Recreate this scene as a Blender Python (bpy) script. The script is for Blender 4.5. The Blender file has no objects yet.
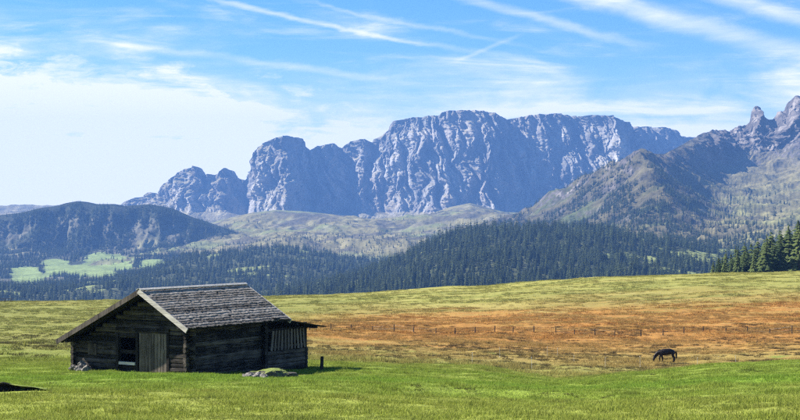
import bpy, bmesh, math, random
import numpy as np
from mathutils import Vector, Matrix

random.seed(7)
RNG = np.random.default_rng(11)
R = math.radians
scn = bpy.context.scene
COL = scn.collection

# ------------------------------------------------------------------ camera
FPX, CX, HY = 1493.0, 400.0, 220.0          # focal length in photo pixels, centre column, horizon row
cam_d = bpy.data.cameras.new('camera')
cam_d.sensor_width = 36.0
cam_d.lens = 36.0 * FPX / 800.0
cam_d.shift_y = (HY - 210.0) / 800.0
cam_d.clip_start = 0.5
cam_d.clip_end = 40000.0
cam = bpy.data.objects.new('camera', cam_d)
COL.objects.link(cam)
cam.location = (0, 0, 0)
cam.rotation_euler = (R(90), 0, 0)
scn.camera = cam

# ------------------------------------------------------------------ sun and sky
SUN_EL, SUN_A = 40.0, 15.0                  # elevation; degrees the sun stands behind the picture plane, on the left
sd = Vector((-math.cos(R(SUN_A)) * math.cos(R(SUN_EL)), math.sin(R(SUN_A)) * math.cos(R(SUN_EL)), math.sin(R(SUN_EL))))
sun_d = bpy.data.lights.new('sun', 'SUN')
sun_d.energy = 5.0
sun_d.angle = R(0.53)
sun_d.color = (1.0, 0.93, 0.80)
sun = bpy.data.objects.new('sun', sun_d)
COL.objects.link(sun)
sun.rotation_euler = sd.to_track_quat('Z', 'Y').to_euler()
sun.location = (-50, 20, 80)

scn.view_settings.view_transform = 'Standard'
scn.view_settings.look = 'None'
scn.view_settings.gamma = 1.0
scn.view_settings.use_curve_mapping = False
scn.view_settings.exposure = 1.4
scn.render.engine = 'CYCLES'
scn.cycles.max_bounces = 5
scn.cycles.diffuse_bounces = 3
scn.cycles.transmission_bounces = 3
scn.cycles.transparent_max_bounces = 6
scn.cycles.volume_bounces = 0
scn.cycles.use_denoising = False
scn.cycles.filter_width = 1.3


class NT:
    """Small helper to write node trees."""
    def __init__(self, tree):
        self.t = tree
        self.n = tree.nodes
        self.l = tree.links

    def new(self, kind, **kw):
        n = self.n.new(kind)
        for k, v in kw.items():
            setattr(n, k, v)
        return n

    def put(self, sock, v):
        if hasattr(v, 'is_output') or isinstance(v, bpy.types.NodeSocket):
            self.l.new(v, sock)
        else:
            sock.default_value = v

    def math(self, op, a, b=0.0, c=0.0, clamp=False):
        n = self.new('ShaderNodeMath', operation=op, use_clamp=clamp)
        self.put(n.inputs[0], a)
        self.put(n.inputs[1], b)
        if len(n.inputs) > 2:
            self.put(n.inputs[2], c)
        return n.outputs[0]

    def vmath(self, op, a, b=(0, 0, 0)):
        n = self.new('ShaderNodeVectorMath', operation=op)
        self.put(n.inputs[0], a)
        self.put(n.inputs[1], b)
        return n.outputs['Value'] if op in ('DOT_PRODUCT', 'LENGTH') else n.outputs[0]

    def smooth(self, v, a, b, lo=0.0, hi=1.0):
        n = self.new('ShaderNodeMapRange', interpolation_type='SMOOTHSTEP')
        self.put(n.inputs[0], v)
        n.inputs[1].default_value = a
        n.inputs[2].default_value = b
        n.inputs[3].default_value = lo
        n.inputs[4].default_value = hi
        return n.outputs[0]

    def noise(self, vec, scale, detail=4, rough=0.55, dist=0.0, col=False):
        n = self.new('ShaderNodeTexNoise')
        self.put(n.inputs['Vector'], vec)
        n.inputs['Scale'].default_value = scale
        n.inputs['Detail'].default_value = detail
        n.inputs['Roughness'].default_value = rough
        n.inputs['Distortion'].default_value = dist
        return n.outputs['Color' if col else 'Fac']

    def mapping(self, vec, loc=(0, 0, 0), rot=(0, 0, 0), scale=(1, 1, 1)):
        n = self.new('ShaderNodeMapping')
        self.put(n.inputs[0], vec)
        n.inputs[1].default_value = loc
        n.inputs[2].default_value = rot
        n.inputs[3].default_value = scale
        return n.outputs[0]

    def mix(self, f, a, b, mode='MIX'):
        n = self.new('ShaderNodeMix', data_type='RGBA', blend_type=mode)
        self.put(n.inputs[0], f)
        self.put(n.inputs[6], a)
        self.put(n.inputs[7], b)
        return n.outputs[2]

    def ramp(self, f, stops, interp='LINEAR'):
        n = self.new('ShaderNodeValToRGB')
        cr = n.color_ramp
        cr.interpolation = interp
        while len(cr.elements) < len(stops):
            cr.elements.new(0.5)
        for e, (p, c) in zip(cr.elements, stops):
            e.position = p
            e.color = c if len(c) == 4 else (*c, 1)
        self.put(n.inputs[0], f)
        return n.outputs[0]


def pix_dir(px, py):
    return Vector(((px - CX) / FPX, 1.0, -(py - HY) / FPX)).normalized()


def make_world():
    w = bpy.data.worlds.new('World')
    scn.world = w
    w.use_nodes = True
    t = NT(w.node_tree)
    w.node_tree.nodes.clear()
    out = t.new('ShaderNodeOutputWorld')
    bg = t.new('ShaderNodeBackground')
    bg.inputs[1].default_value = 0.070
    sky = t.new('ShaderNodeTexSky', sky_type='NISHITA')
    sky.sun_disc = False
    sky.sun_elevation = R(SUN_EL)
    sky.sun_rotation = math.atan2(sd.x, sd.y)
    sky.altitude = 1900
    sky.air_density = 1.0
    sky.dust_density = 0.15
    sky.ozone_density = 3.0
    tc = t.new('ShaderNodeTexCoord').outputs['Generated']
    nrm = t.vmath('NORMALIZE', tc)
    # deeper blue of the whole sky
    hs = t.new('ShaderNodeHueSaturation')
    hs.inputs['Hue'].default_value = 0.5
    hs.inputs['Saturation'].default_value = 1.35
    hs.inputs['Value'].default_value = 0.92
    t.l.new(sky.outputs[0], hs.inputs['Color'])
    skyc = hs.outputs[0]
    sep = t.new('ShaderNodeSeparateXYZ')
    t.l.new(nrm, sep.inputs[0])
    z = sep.outputs[2]
    az = sep.outputs[0]
    # high cirrus: veils stretched along the wind, denser low over the mountains
    m1 = t.mapping(nrm, loc=(0.35, 0.0, 0.12), rot=(0, R(9), 0), scale=(3.2, 3.2, 15.0))
    n1 = t.noise(m1, 2.1, 7, 0.58, 0.35)
    m2 = t.mapping(nrm, loc=(0.7, 0.2, 0.4), rot=(0, R(14), 0), scale=(5.0, 4.0, 46.0))
    n2 = t.noise(m2, 1.6, 8, 0.62, 0.9)
    m3 = t.mapping(nrm, loc=(0.1, 0.2, 0.9), rot=(0, R(-25), 0), scale=(12.0, 12.0, 26.0))
    n3 = t.noise(m3, 1.8, 6, 0.6, 0.6)
    low = t.smooth(t.math('SUBTRACT', z, t.math('MULTIPLY', t.math('SUBTRACT', n1, 0.5), 0.05)), 0.115, 0.035)
    # the broad white bank over the left of the range
    bank_az = t.smooth(t.math('ADD', az, t.math('MULTIPLY', t.math('SUBTRACT', n1, 0.5), 0.25)), 0.06, -0.14)
    n4 = t.noise(t.mapping(nrm, loc=(0.3, 0.5, 0.2), rot=(0, R(-38), 0), scale=(26.0, 10.0, 90.0)), 1.5, 7, 0.66, 0.8)
    edge = t.math('ADD', t.math('MULTIPLY', t.math('SUBTRACT', n4, 0.5), 0.06), t.math('ADD', t.math('MULTIPLY', t.math('SUBTRACT', n3, 0.5), 0.085), t.math('MULTIPLY', t.math('SUBTRACT', n2, 0.5), 0.05)))
    bank_z = t.smooth(t.math('ADD', t.math('ADD', z, t.math('MULTIPLY', az, 0.12)), edge), 0.084, 0.058)
    bank = t.math('MULTIPLY', bank_az, bank_z)
    bank = t.math('MULTIPLY', bank, t.smooth(t.math('ADD', t.math('MULTIPLY', n2, 0.6), t.math('MULTIPLY', n3, 0.4)), 0.37, 0.57, 0.22, 1.0))
    veil = t.math('MULTIPLY', t.smooth(t.math('ADD', n1, t.math('MULTIPLY', low, 0.22)), 0.50, 0.86), t.smooth(n2, 0.25, 0.65, 0.35, 1.0))
    wisps = t.math('MULTIPLY', t.smooth(n2, 0.50, 0.78), t.smooth(n1, 0.36, 0.62))
    cl = t.math('ADD', bank, t.math('MULTIPLY', veil, 0.85))
    cl = t.math('ADD', cl, t.math('MULTIPLY', wisps, 0.45))
    cl = t.math('ADD', cl, t.math('MULTIPLY', low, t.smooth(t.math('ADD', t.math('MULTIPLY', n3, 0.6), t.math('MULTIPLY', n2, 0.4)), 0.36, 0.60, 0.18, 0.85)))
    # drifting condensation trails: arcs across the sky, each with its own ends and frayed edges
    trails = [((215, 0), (420, 44), 0.0030, 0.60, 120), ((70, 38), (420, 84), 0.0045, 0.42, 150),
              ((450, -6), (600, 34), 0.0055, 0.50, 110), ((560, -10), (820, 58), 0.012, 0.72, 170),
              ((300, 2), (520, 46), 0.0030, 0.28, 110), ((455, 62), (520, 36), 0.0028, 0.34, 34),
              ((380, 36), (540, 62), 0.0035, 0.30, 90), ((690, -14), (850, 32), 0.010, 0.60, 90)]
    fray = t.math('MULTIPLY', t.math('SUBTRACT', n3, 0.5), 0.010)
    for a, b, wd, st, half in trails:
        da, db = pix_dir(*a), pix_dir(*b)
        nv = da.cross(db).normalized()
        mid = (da + db).normalized()
        along = nv.cross(mid).normalized()
        hl = half / FPX
        d = t.math('ABSOLUTE', t.math('ADD', t.vmath('DOT_PRODUCT', nrm, tuple(nv)), fray))
        core = t.smooth(d, wd * 0.85, 0.0)
        s = t.math('ABSOLUTE', t.vmath('DOT_PRODUCT', nrm, tuple(along)))
        ext = t.smooth(s, hl * 1.35, hl * 0.55)
        fwd = t.math('GREATER_THAN', t.vmath('DOT_PRODUCT', nrm, tuple(mid)), 0.0)
        tr = t.math('MULTIPLY', t.math('MULTIPLY', core, ext), t.math('MULTIPLY', fwd, st * 0.8))
        tr = t.math('MULTIPLY', tr, t.smooth(n2, 0.28, 0.62, 0.45, 1.0))
        cl = t.math('ADD', cl, tr)
    cl = t.math('MINIMUM', cl, 0.97)
    cl = t.math('MULTIPLY', cl, t.smooth(z, -0.02, 0.0))
    mixed = t.mix(cl, skyc, (7.4, 7.3, 7.2, 1))
    t.l.new(mixed, bg.inputs[0])
    t.l.new(bg.outputs[0], out.inputs[0])


make_world()

# ------------------------------------------------------------------ numpy noise
_P = np.random.default_rng(3).permutation(256)
_P = np.concatenate([_P, _P, _P])
_G = np.array([(1, 1, 0), (-1, 1, 0), (1, -1, 0), (-1, -1, 0), (1, 0, 1), (-1, 0, 1), (1, 0, -1), (-1, 0, -1),
               (0, 1, 1), (0, -1, 1), (0, 1, -1), (0, -1, -1), (1, 1, 0), (0, -1, 1), (-1, 1, 0), (0, -1, -1)], float)


def pn(x, y, z):
    x, y, z = np.broadcast_arrays(np.asarray(x, float), np.asarray(y, float), np.asarray(z, float))
    xi, yi, zi = np.floor(x).astype(int), np.floor(y).astype(int), np.floor(z).astype(int)
    xf, yf, zf = x - xi, y - yi, z - zi
    xi &= 255
    yi &= 255
    zi &= 255
    u, v, w = [f * f * f * (f * (f * 6 - 15) + 10) for f in (xf, yf, zf)]

    def g(a, b, c):
        h = _P[_P[_P[xi + a] + yi + b] + zi + c] & 15
        k = _G[h]
        return k[..., 0] * (xf - a) + k[..., 1] * (yf - b) + k[..., 2] * (zf - c)

    def lerp(a, b, s):
        return a + s * (b - a)
    x00, x10 = lerp(g(0, 0, 0), g(1, 0, 0), u), lerp(g(0, 1, 0), g(1, 1, 0), u)
    x01, x11 = lerp(g(0, 0, 1), g(1, 0, 1), u), lerp(g(0, 1, 1), g(1, 1, 1), u)
    return lerp(lerp(x00, x10, v), lerp(x01, x11, v), w)


def fbm(x, y, z, o=4, gain=0.5, lac=2.03):
    s, a = 0, 1.0
    for i in range(o):
        s = s + a * pn(x + 17.3 * i, y + 5.1 * i, z + 9.7 * i)
        x, y, z, a = x * lac, y * lac, z * lac, a * gain
    return s


def ridged(x, y, z, o=4, gain=0.5, lac=2.1):
    s, a = 0, 1.0
    for i in range(o):
        s = s + a * (1 - 2 * np.abs(pn(x + 31.7 * i, y + 3.3 * i, z + 11.9 * i)))
        x, y, z, a = x * lac, y * lac, z * lac, a * gain
    return s


def sstep(x, a, b):
    t = np.clip((x - a) / (b - a), 0, 1)
    return t * t * (3 - 2 * t)


# ------------------------------------------------------------------ mesh helpers
def props(o, label=None, cat=None, group=None, kind=None):
    if label:
        o['label'] = label
    if cat:
        o['category'] = cat
    if group:
        o['group'] = group
    if kind:
        o['kind'] = kind
    return o


def link(name, me, mat=None, parent=None, smooth=False):
    if mat is not None:
        me.materials.append(mat)
    if smooth:
        me.polygons.foreach_set('use_smooth', np.ones(len(me.polygons), bool))
    o = bpy.data.objects.new(name, me)
    COL.objects.link(o)
    if parent is not None:
        o.parent = parent
    return o


def empty(name, loc=(0, 0, 0), rz=0.0):
    o = bpy.data.objects.new(name, None)
    COL.objects.link(o)
    o.location = loc
    o.rotation_euler = (0, 0, rz)
    o.empty_display_size = 0.3
    return o


def mesh_np(name, verts, quads):
    me = bpy.data.meshes.new(name)
    verts = np.asarray(verts, np.float32).reshape(-1, 3)
    quads = np.asarray(quads, np.int32)
    k = quads.shape[1]
    me.vertices.add(len(verts))
    me.vertices.foreach_set('co', verts.ravel())
    me.loops.add(quads.size)
    me.loops.foreach_set('vertex_index', quads.ravel())
    me.polygons.add(len(quads))
    me.polygons.foreach_set('loop_start', np.arange(0, quads.size, k, dtype=np.int32))
    me.polygons.foreach_set('loop_total', np.full(len(quads), k, np.int32))
    me.update(calc_edges=True)
    me.validate()
    return me


def grid_quads(nu, nv):
    i = np.arange(nu - 1)[:, None] * nv + np.arange(nv - 1)[None, :]
    i = i.ravel()
    return np.stack([i, i + nv, i + nv + 1, i + 1], 1)


def set_col(me, col):
    a = me.color_attributes.new('Col', 'FLOAT_COLOR', 'POINT')
    c = np.ones((len(me.vertices), 4), np.float32)
    c[:, :3] = np.asarray(col).reshape(-1, 3)
    a.data.foreach_set('color', c.ravel())


def grid_normals(P):
    du = np.gradient(P, axis=0)
    dv = np.gradient(P, axis=1)
    n = np.cross(du, dv)
    n /= np.linalg.norm(n, axis=2, keepdims=True) + 1e-9
    return n


class MB:
    """Collects boxes and tubes into one mesh."""
    def __init__(self):
        self.bm = bmesh.new()

    def box(self, lo, hi, jit=0.0, mat=None, bevel=0.0):
        c = [(lo[i] + hi[i]) / 2 for i in range(3)]
        s = [abs(hi[i] - lo[i]) for i in range(3)]
        M = Matrix.Translation(c) @ Matrix.Diagonal((*s, 1))
        if mat is not None:
            M = mat @ M
        r = bmesh.ops.create_cube(self.bm, size=1.0, matrix=M)
        if bevel:
            es = list({e for v in r['verts'] for e in v.link_edges})
            r2 = bmesh.ops.bevel(self.bm, geom=es, offset=bevel, segments=1, affect='EDGES')
            vs = r2['verts']
        else:
            vs = r['verts']
        if jit:
            for v in vs:
                v.co += Vector((random.uniform(-jit, jit), random.uniform(-jit, jit), random.uniform(-jit, jit)))
        return self

    def tube(self, a, b, ra, rb=None, n=8, rings=1, wob=0.0):
        a, b = Vector(a), Vector(b)
        rb = ra if rb is None else rb
        d = (b - a)
        q = d.to_track_quat('Z', 'Y').to_matrix()
        prev = None
        ph = random.random() * 6
        for k in range(rings + 1):
            f = k / rings
            c = a + d * f + Vector((random.uniform(-wob, wob), random.uniform(-wob, wob), random.uniform(-wob, wob)))
            r = ra + (rb - ra) * f
            ring = [self.bm.verts.new(c + q @ Vector((math.cos(6.2832 * i / n + ph) * r * random.uniform(1 - wob * 3, 1 + wob * 3),
                                                      math.sin(6.2832 * i / n + ph) * r * random.uniform(1 - wob * 3, 1 + wob * 3), 0))) for i in range(n)]
            if prev:
                for i in range(n):
                    self.bm.faces.new((prev[i], prev[(i + 1) % n], ring[(i + 1) % n], ring[i]))
            else:
                self.bm.faces.new(list(reversed(ring)))
            prev = ring
        self.bm.faces.new(prev)
        return self

    def build(self, name, mat=None, parent=None, smooth=False):
        me = bpy.data.meshes.new(name)
        bmesh.ops.recalc_face_normals(self.bm, faces=self.bm.faces)
        self.bm.to_mesh(me)
        self.bm.free()
        return link(name, me, mat, parent, smooth)


# ------------------------------------------------------------------ materials
def new_mat(name):
    m = bpy.data.materials.new(name)
    m.use_nodes = True
    t = NT(m.node_tree)
    b = m.node_tree.nodes['Principled BSDF']
    b.inputs['Roughness'].default_value = 0.9
    b.inputs['Specular IOR Level'].default_value = 0.25
    return m, t, b


def bump(t, b, h, strength, dist):
    n = t.new('ShaderNodeBump')
    n.inputs['Strength'].default_value = strength
    n.inputs['Distance'].default_value = dist
    t.put(n.inputs['Height'], h)
    t.l.new(n.outputs[0], b.inputs['Normal'])


def terrain_mat(name, scale, contrast=0.5, bump_s=0.6, bump_d=10.0, aniso=1.0):
    m, t, b = new_mat(name)
    pos = t.new('ShaderNodeNewGeometry').outputs['Position']
    at = t.new('ShaderNodeVertexColor', layer_name='Col').outputs['Color']
    mp = t.mapping(pos, scale=(1, 1, aniso))
    n = t.noise(mp, scale, 8, 0.65, 0.4)
    n2 = t.noise(pos, scale * 6, 4, 0.6)
    f = t.math('ADD', t.math('MULTIPLY', n, 0.7), t.math('MULTIPLY', n2, 0.3))
    k = t.smooth(f, 0.3, 0.72, 1 - contrast, 1 + contrast)
    cb = t.new('ShaderNodeCombineColor')
    for i in range(3):
        t.l.new(k, cb.inputs[i])
    c = t.mix(1.0, at, cb.outputs[0], 'MULTIPLY')
    t.l.new(c, b.inputs['Base Color'])
    b.inputs['Specular IOR Level'].default_value = 0.1
    bump(t, b, n, bump_s, bump_d)
    return m


M_ROCK = terrain_mat('dolomite_rock', 0.012, 0.62, 0.9, 25.0, 0.35)
M_HILL = terrain_mat('alpine_slope', 0.014, 0.36, 0.7, 12.0)
M_RIDGE = terrain_mat('ridge_slope', 0.016, 0.55, 0.8, 14.0, 0.6)


def meadow_color(t, fine=True):
    """Colour of the pasture by where it lies: fresh turf near the hut, dry ochre basin, rust heath belt, pale hill."""
    pos = t.new('ShaderNodeNewGeometry').outputs['Position']
    sp = t.new('ShaderNodeSeparateXYZ')
    t.l.new(pos, sp.inputs[0])
    x, y = sp.outputs[0], sp.outputs[1]
    big = t.noise(t.mapping(pos, scale=(0.35, 1.0, 0.0)), 0.055, 5, 0.6, 0.3)
    mid = t.noise(t.mapping(pos, scale=(0.55, 1.0, 0.0)), 0.30, 6, 0.68, 0.2)
    sml = t.noise(t.mapping(pos, scale=(0.6, 1.0, 0.0)), 1.3, 5, 0.7)
    warp = t.math('ADD', t.math('MULTIPLY', t.math('SUBTRACT', big, 0.5), 90.0), t.math('MULTIPLY', t.math('SUBTRACT', mid, 0.5), 40.0))
    # near field is warped less than the far field
    wk = t.smooth(y, 60.0, 200.0, 0.30, 1.0)
    yy = t.math('ADD', y, t.math('MULTIPLY', warp, wk))
    q = t.math('DIVIDE', yy, 420.0)
    green = (0.170, 0.265, 0.030)
    main = t.ramp(q, [(0.0, (0.235, 0.268, 0.048)), (0.09, (0.235, 0.272, 0.046)), (0.135, green), (0.205, (0.215, 0.258, 0.042)),
                      (0.245, (0.230, 0.250, 0.056)), (0.31, (0.250, 0.225, 0.062)), (0.40, (0.305, 0.205, 0.062)), (0.47, (0.345, 0.168, 0.044)),
                      (0.62, (0.340, 0.172, 0.046)), (0.70, (0.275, 0.205, 0.058)), (0.78, (0.258, 0.254, 0.066)), (1.0, (0.280, 0.268, 0.068))])
    left = t.ramp(q, [(0.0, (0.235, 0.268, 0.048)), (0.09, (0.235, 0.272, 0.046)), (0.135, green), (0.20, (0.215, 0.258, 0.042)),
                      (0.25, (0.190, 0.215, 0.048)), (0.38, (0.200, 0.200, 0.050)), (0.55, (0.195, 0.205, 0.050)), (1.0, (0.220, 0.220, 0.055))])
    fx = t.smooth(t.math('ADD', x, t.math('MULTIPLY', t.math('SUBTRACT', big, 0.5), 60.0)), -34.0, 0.0)
    c = t.mix(fx, left, main)
    # green wet stretches and straw streaks
    wet = t.math('MULTIPLY', t.smooth(mid, 0.55, 0.70), t.smooth(yy, 80.0, 120.0))
    wet = t.math('MULTIPLY', wet, t.smooth(yy, 215.0, 165.0, 0.0, 0.8))
    c = t.mix(wet, c, (0.165, 0.225, 0.045, 1))
    straw = t.math('MULTIPLY', t.smooth(sml, 0.52, 0.75), t.smooth(y, 75.0, 110.0, 0.38, 0.60))
    c = t.mix(straw, c, (0.330, 0.275, 0.105, 1))
    drift = t.noise(t.mapping(pos, loc=(9, 4, 0), scale=(0.16, 1.0, 0.0)), 0.14, 6, 0.7, 0.4)
    c = t.mix(t.math('MULTIPLY', t.smooth(drift, 0.50, 0.60), t.smooth(y, 200.0, 300.0, 0.15, 0.55)), c, (0.150, 0.165, 0.040, 1))
    c = t.mix(t.math('MULTIPLY', t.smooth(drift, 0.48, 0.38), t.smooth(y, 200.0, 300.0, 0.1, 0.6)), c, (0.330, 0.290, 0.095, 1))
    dark = t.smooth(t.math('ADD', t.math('MULTIPLY', mid, 0.5), t.math('MULTIPLY', sml, 0.5)), 0.47, 0.33)
    c = t.mix(t.math('MULTIPLY', dark, t.smooth(y, 80.0, 110.0, 0.80, 0.38)), c, (0.060, 0.080, 0.018, 1))
    return c, pos, sml, mid


def meadow_mat():
    m, t, b = new_mat('meadow_turf')
    c, pos, sml, mid = meadow_color(t)
    f = t.noise(pos, 9.0, 4, 0.7)
    k = t.smooth(f, 0.3, 0.7, 0.72, 1.25)
    cb = t.new('ShaderNodeCombineColor')
    for i in range(3):
        t.l.new(k, cb.inputs[i])
    c = t.mix(1.0, c, cb.outputs[0], 'MULTIPLY')
    t.l.new(c, b.inputs['Base Color'])
    b.inputs['Specular IOR Level'].default_value = 0.1
    h = t.math('ADD', t.math('MULTIPLY', sml, 0.6), t.math('MULTIPLY', f, 0.4))
    bump(t, b, h, 0.9, 0.25)
    return m


def blade_mat(name, tint=None, amount=0.0):
    m, t, b = new_mat(name)
    c, pos, sml, mid = meadow_color(t)
    oi = t.new('ShaderNodeObjectInfo').outputs['Random']
    k = t.smooth(oi, 0.0, 1.0, 0.70, 1.35)
    cb = t.new('ShaderNodeCombineColor')
    for i in range(3):
        t.l.new(k, cb.inputs[i])
    c = t.mix(1.0, c, cb.outputs[0], 'MULTIPLY')
    if tint:
        c = t.mix(amount, c, (*tint, 1))
    t.l.new(c, b.inputs['Base Color'])
    tr = t.new('ShaderNodeBsdfTranslucent')
    t.l.new(c, tr.inputs['Color'])
    ms = t.new('ShaderNodeMixShader')
    ms.inputs[0].default_value = 0.35
    t.l.new(b.outputs[0], ms.inputs[1])
    t.l.new(tr.outputs[0], ms.inputs[2])
    t.l.new(ms.outputs[0], m.node_tree.nodes['Material Output'].inputs[0])
    return m


def wood_mat(name, c0, c1, along='x', scale=2.0, rough=0.85, bump_s=0.7, lo=0.36, hi=0.74):
    m, t, b = new_mat(name)
    tc = t.new('ShaderNodeTexCoord').outputs['Object']
    oi = t.new('ShaderNodeObjectInfo').outputs['Random']
    sc = {'x': (0.06, 1, 1), 'y': (1, 0.06, 1), 'z': (1, 1, 0.06)}[along]
    mp = t.mapping(tc, scale=sc)
    sh = t.new('ShaderNodeVectorMath', operation='ADD')
    t.l.new(mp, sh.inputs[0])
    cb = t.new('ShaderNodeCombineXYZ')
    t.l.new(t.math('MULTIPLY', oi, 37.0), cb.inputs[0])
    t.l.new(t.math('MULTIPLY', oi, 11.0), cb.inputs[1])
    t.l.new(cb.outputs[0], sh.inputs[1])
    n = t.noise(sh.outputs[0], scale * 7, 7, 0.7, 0.5)
    blot = t.noise(tc, scale * 0.8, 4, 0.6)
    f = t.math('ADD', t.math('MULTIPLY', n, 0.75), t.math('MULTIPLY', blot, 0.35))
    f = t.math('ADD', f, t.math('MULTIPLY', t.math('SUBTRACT', oi, 0.5), 0.18))
    c = t.ramp(f, [(lo, c0), (hi, c1)])
    t.l.new(c, b.inputs['Base Color'])
    b.inputs['Roughness'].default_value = rough
    bump(t, b, n, bump_s, 0.03)
    return m


def stone_mat(name, c0, c1, moss=False):
    m, t, b = new_mat(name)
    tc = t.new('ShaderNodeTexCoord').outputs['Object']
    n = t.noise(tc, 3.0, 8, 0.65, 0.3)
    n2 = t.noise(tc, 14.0, 5, 0.65)
    f = t.math('ADD', t.math('MULTIPLY', n, 0.65), t.math('MULTIPLY', n2, 0.35))
    c = t.ramp(f, [(0.32, c0), (0.68, c1)])
    if moss:
        nz = t.new('ShaderNodeSeparateXYZ')
        t.l.new(t.new('ShaderNodeNewGeometry').outputs['Normal'], nz.inputs[0])
        k = t.smooth(t.math('ADD', nz.outputs[2], t.math('MULTIPLY', t.math('SUBTRACT', n, 0.5), 0.9)), 0.62, 0.80)
        g = t.ramp(n2, [(0.35, (0.075, 0.120, 0.018)), (0.7, (0.240, 0.270, 0.070))])
        c = t.mix(k, c, g)
    t.l.new(c, b.inputs['Base Color'])
    bump(t, b, f, 0.9, 0.08)
    return m


def foliage_mat(name, c0, c1):
    m, t, b = new_mat(name)
    oi = t.new('ShaderNodeObjectInfo').outputs['Random']
    tc = t.new('ShaderNodeTexCoord').outputs['Object']
    n = t.noise(tc, 9.0, 4, 0.6)
    f = t.math('ADD', t.math('MULTIPLY', oi, 0.55), t.math('MULTIPLY', n, 0.45))
    c = t.ramp(f, [(0.15, c0), (0.8, c1)])
    t.l.new(c, b.inputs['Base Color'])
    b.inputs['Specular IOR Level'].default_value = 0.15
    tr = t.new('ShaderNodeBsdfTranslucent')
    t.l.new(c, tr.inputs['Color'])
    ms = t.new('ShaderNodeMixShader')
    ms.inputs[0].default_value = 0.25
    t.l.new(b.outputs[0], ms.inputs[1])
    t.l.new(tr.outputs[0], ms.inputs[2])
    t.l.new(ms.outputs[0], m.node_tree.nodes['Material Output'].inputs[0])
    return m


M_MEADOW = meadow_mat()
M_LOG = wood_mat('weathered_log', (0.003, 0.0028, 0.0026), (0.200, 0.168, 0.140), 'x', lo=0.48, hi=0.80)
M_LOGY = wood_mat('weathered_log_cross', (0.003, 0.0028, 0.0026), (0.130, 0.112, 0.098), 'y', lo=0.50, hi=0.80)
M_PLANK = wood_mat('old_plank', (0.012, 0.010, 0.009), (0.215, 0.178, 0.150), 'z')
M_DARKWOOD = wood_mat('dark_timber', (0.003, 0.003, 0.003), (0.022, 0.019, 0.017), 'x')  # near-black timber of roof underside, inner boards, frames and annexe
M_RAKE = wood_mat('pale_sunlit_board', (0.26, 0.235, 0.21), (0.68, 0.64, 0.59), 'y')  # pale board; also carries painted sunlight on right barge and ridge boards
M_SHINGLE = wood_mat('split_larch_shingle', (0.005, 0.0045, 0.004), (0.48, 0.43, 0.385), 'y', 3.0, lo=0.42, hi=0.76)
M_POST = wood_mat('fence_post_wood', (0.020, 0.016, 0.013), (0.085, 0.070, 0.055), 'z')
M_STONE = stone_mat('pale_limestone', (0.03, 0.028, 0.026), (0.32, 0.30, 0.28))
M_BOULDER = stone_mat('mossy_boulder', (0.012, 0.011, 0.010), (0.15, 0.14, 0.125), True)
M_SPRUCE = foliage_mat('spruce_needles', (0.022, 0.042, 0.014), (0.095, 0.125, 0.036))
M_FOREST = foliage_mat('forest_needles', (0.008, 0.018, 0.008), (0.055, 0.074, 0.025))
M_BARK = wood_mat('spruce_bark', (0.025, 0.018, 0.013), (0.11, 0.085, 0.065), 'z')


def white_mat():
    m, t, b = new_mat('white_plastic')
    b.inputs['Base Color'].default_value = (0.55, 0.55, 0.52, 1)
    b.inputs['Roughness'].default_value = 0.5
    return m


M_WHITE = white_mat()
mw, tw, bw = new_mat('galvanised_wire')
bw.inputs['Base Color'].default_value = (0.22, 0.21, 0.20, 1)
bw.inputs['Metallic'].default_value = 0.6
bw.inputs['Roughness'].default_value = 0.5
M_WIRE = mw

# ------------------------------------------------------------------ the meadow: a table of ground heights seen at distances
T_PX = np.array([-900, 0, 200, 330, 470, 560, 646, 717, 800, 1700], float)
T_D = np.array([28, 70, 85, 110, 150, 210, 290, 380], float)
T_PY = np.array([
    [420, 373, 363, 353, 343, 331, 315, 303],
    [420, 373, 363, 353, 343, 331, 315, 302],
    [420, 371.5, 362, 354, 344, 331, 314, 299],
    [420, 373.5, 364, 361, 350, 332, 313, 295],
    [420, 379, 369, 368, 357, 334, 309, 288],
    [420, 386, 382, 375, 361, 336, 305, 281],
    [420, 380, 372, 376, 364.5, 336, 303, 276.5],
    [420, 374, 364, 374, 364, 335.5, 301, 274],
    [420, 372, 361, 372, 362, 335, 299, 273],
    [420, 372, 361, 372, 362, 335, 299, 273]], float)
T_Z = -(T_PY - HY) / FPX * T_D[None, :]
# rows before and after the table: behind the camera, and over the brow down into the valley
D_ALL = np.concatenate([[-400, -100, 0], T_D, [440, 540, 760, 1100, 1500, 2600, 9700]])
pre = np.tile(np.array([[25.0, 4.5, -1.7]]), (len(T_PX), 1))
zc = T_Z[:, -1:]
post = np.concatenate([zc - 5, zc - 18, zc - 55, zc * 0 - 130, zc * 0 - 190, zc * 0 - 250, zc * 0 - 260], 1)
Z_ALL = np.concatenate([pre, T_Z, post], 1)


def hermite(xs, ys, x):
    """Cubic with limited slopes through (xs, ys) along the last axis of ys."""
    h = np.diff(xs)
    dl = np.diff(ys, axis=-1) / h
    m = np.zeros_like(ys)
    a, b = dl[..., :-1], dl[..., 1:]
    w1, w2 = 2 * h[1:] + h[:-1], h[1:] + 2 * h[:-1]
    with np.errstate(divide='ignore', invalid='ignore'):
        hm = (w1 + w2) / (w1 / a + w2 / b)
    m[..., 1:-1] = np.where(a * b > 0, hm, 0)
    m[..., 0], m[..., -1] = dl[..., 0], dl[..., -1]
    i = np.clip(np.searchsorted(xs, x) - 1, 0, len(xs) - 2)
    t = (x - xs[i]) / h[i]
    return i, t, h[i], m


_i, _, _, _M = hermite(D_ALL, Z_ALL, np.array([0.0]))


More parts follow.
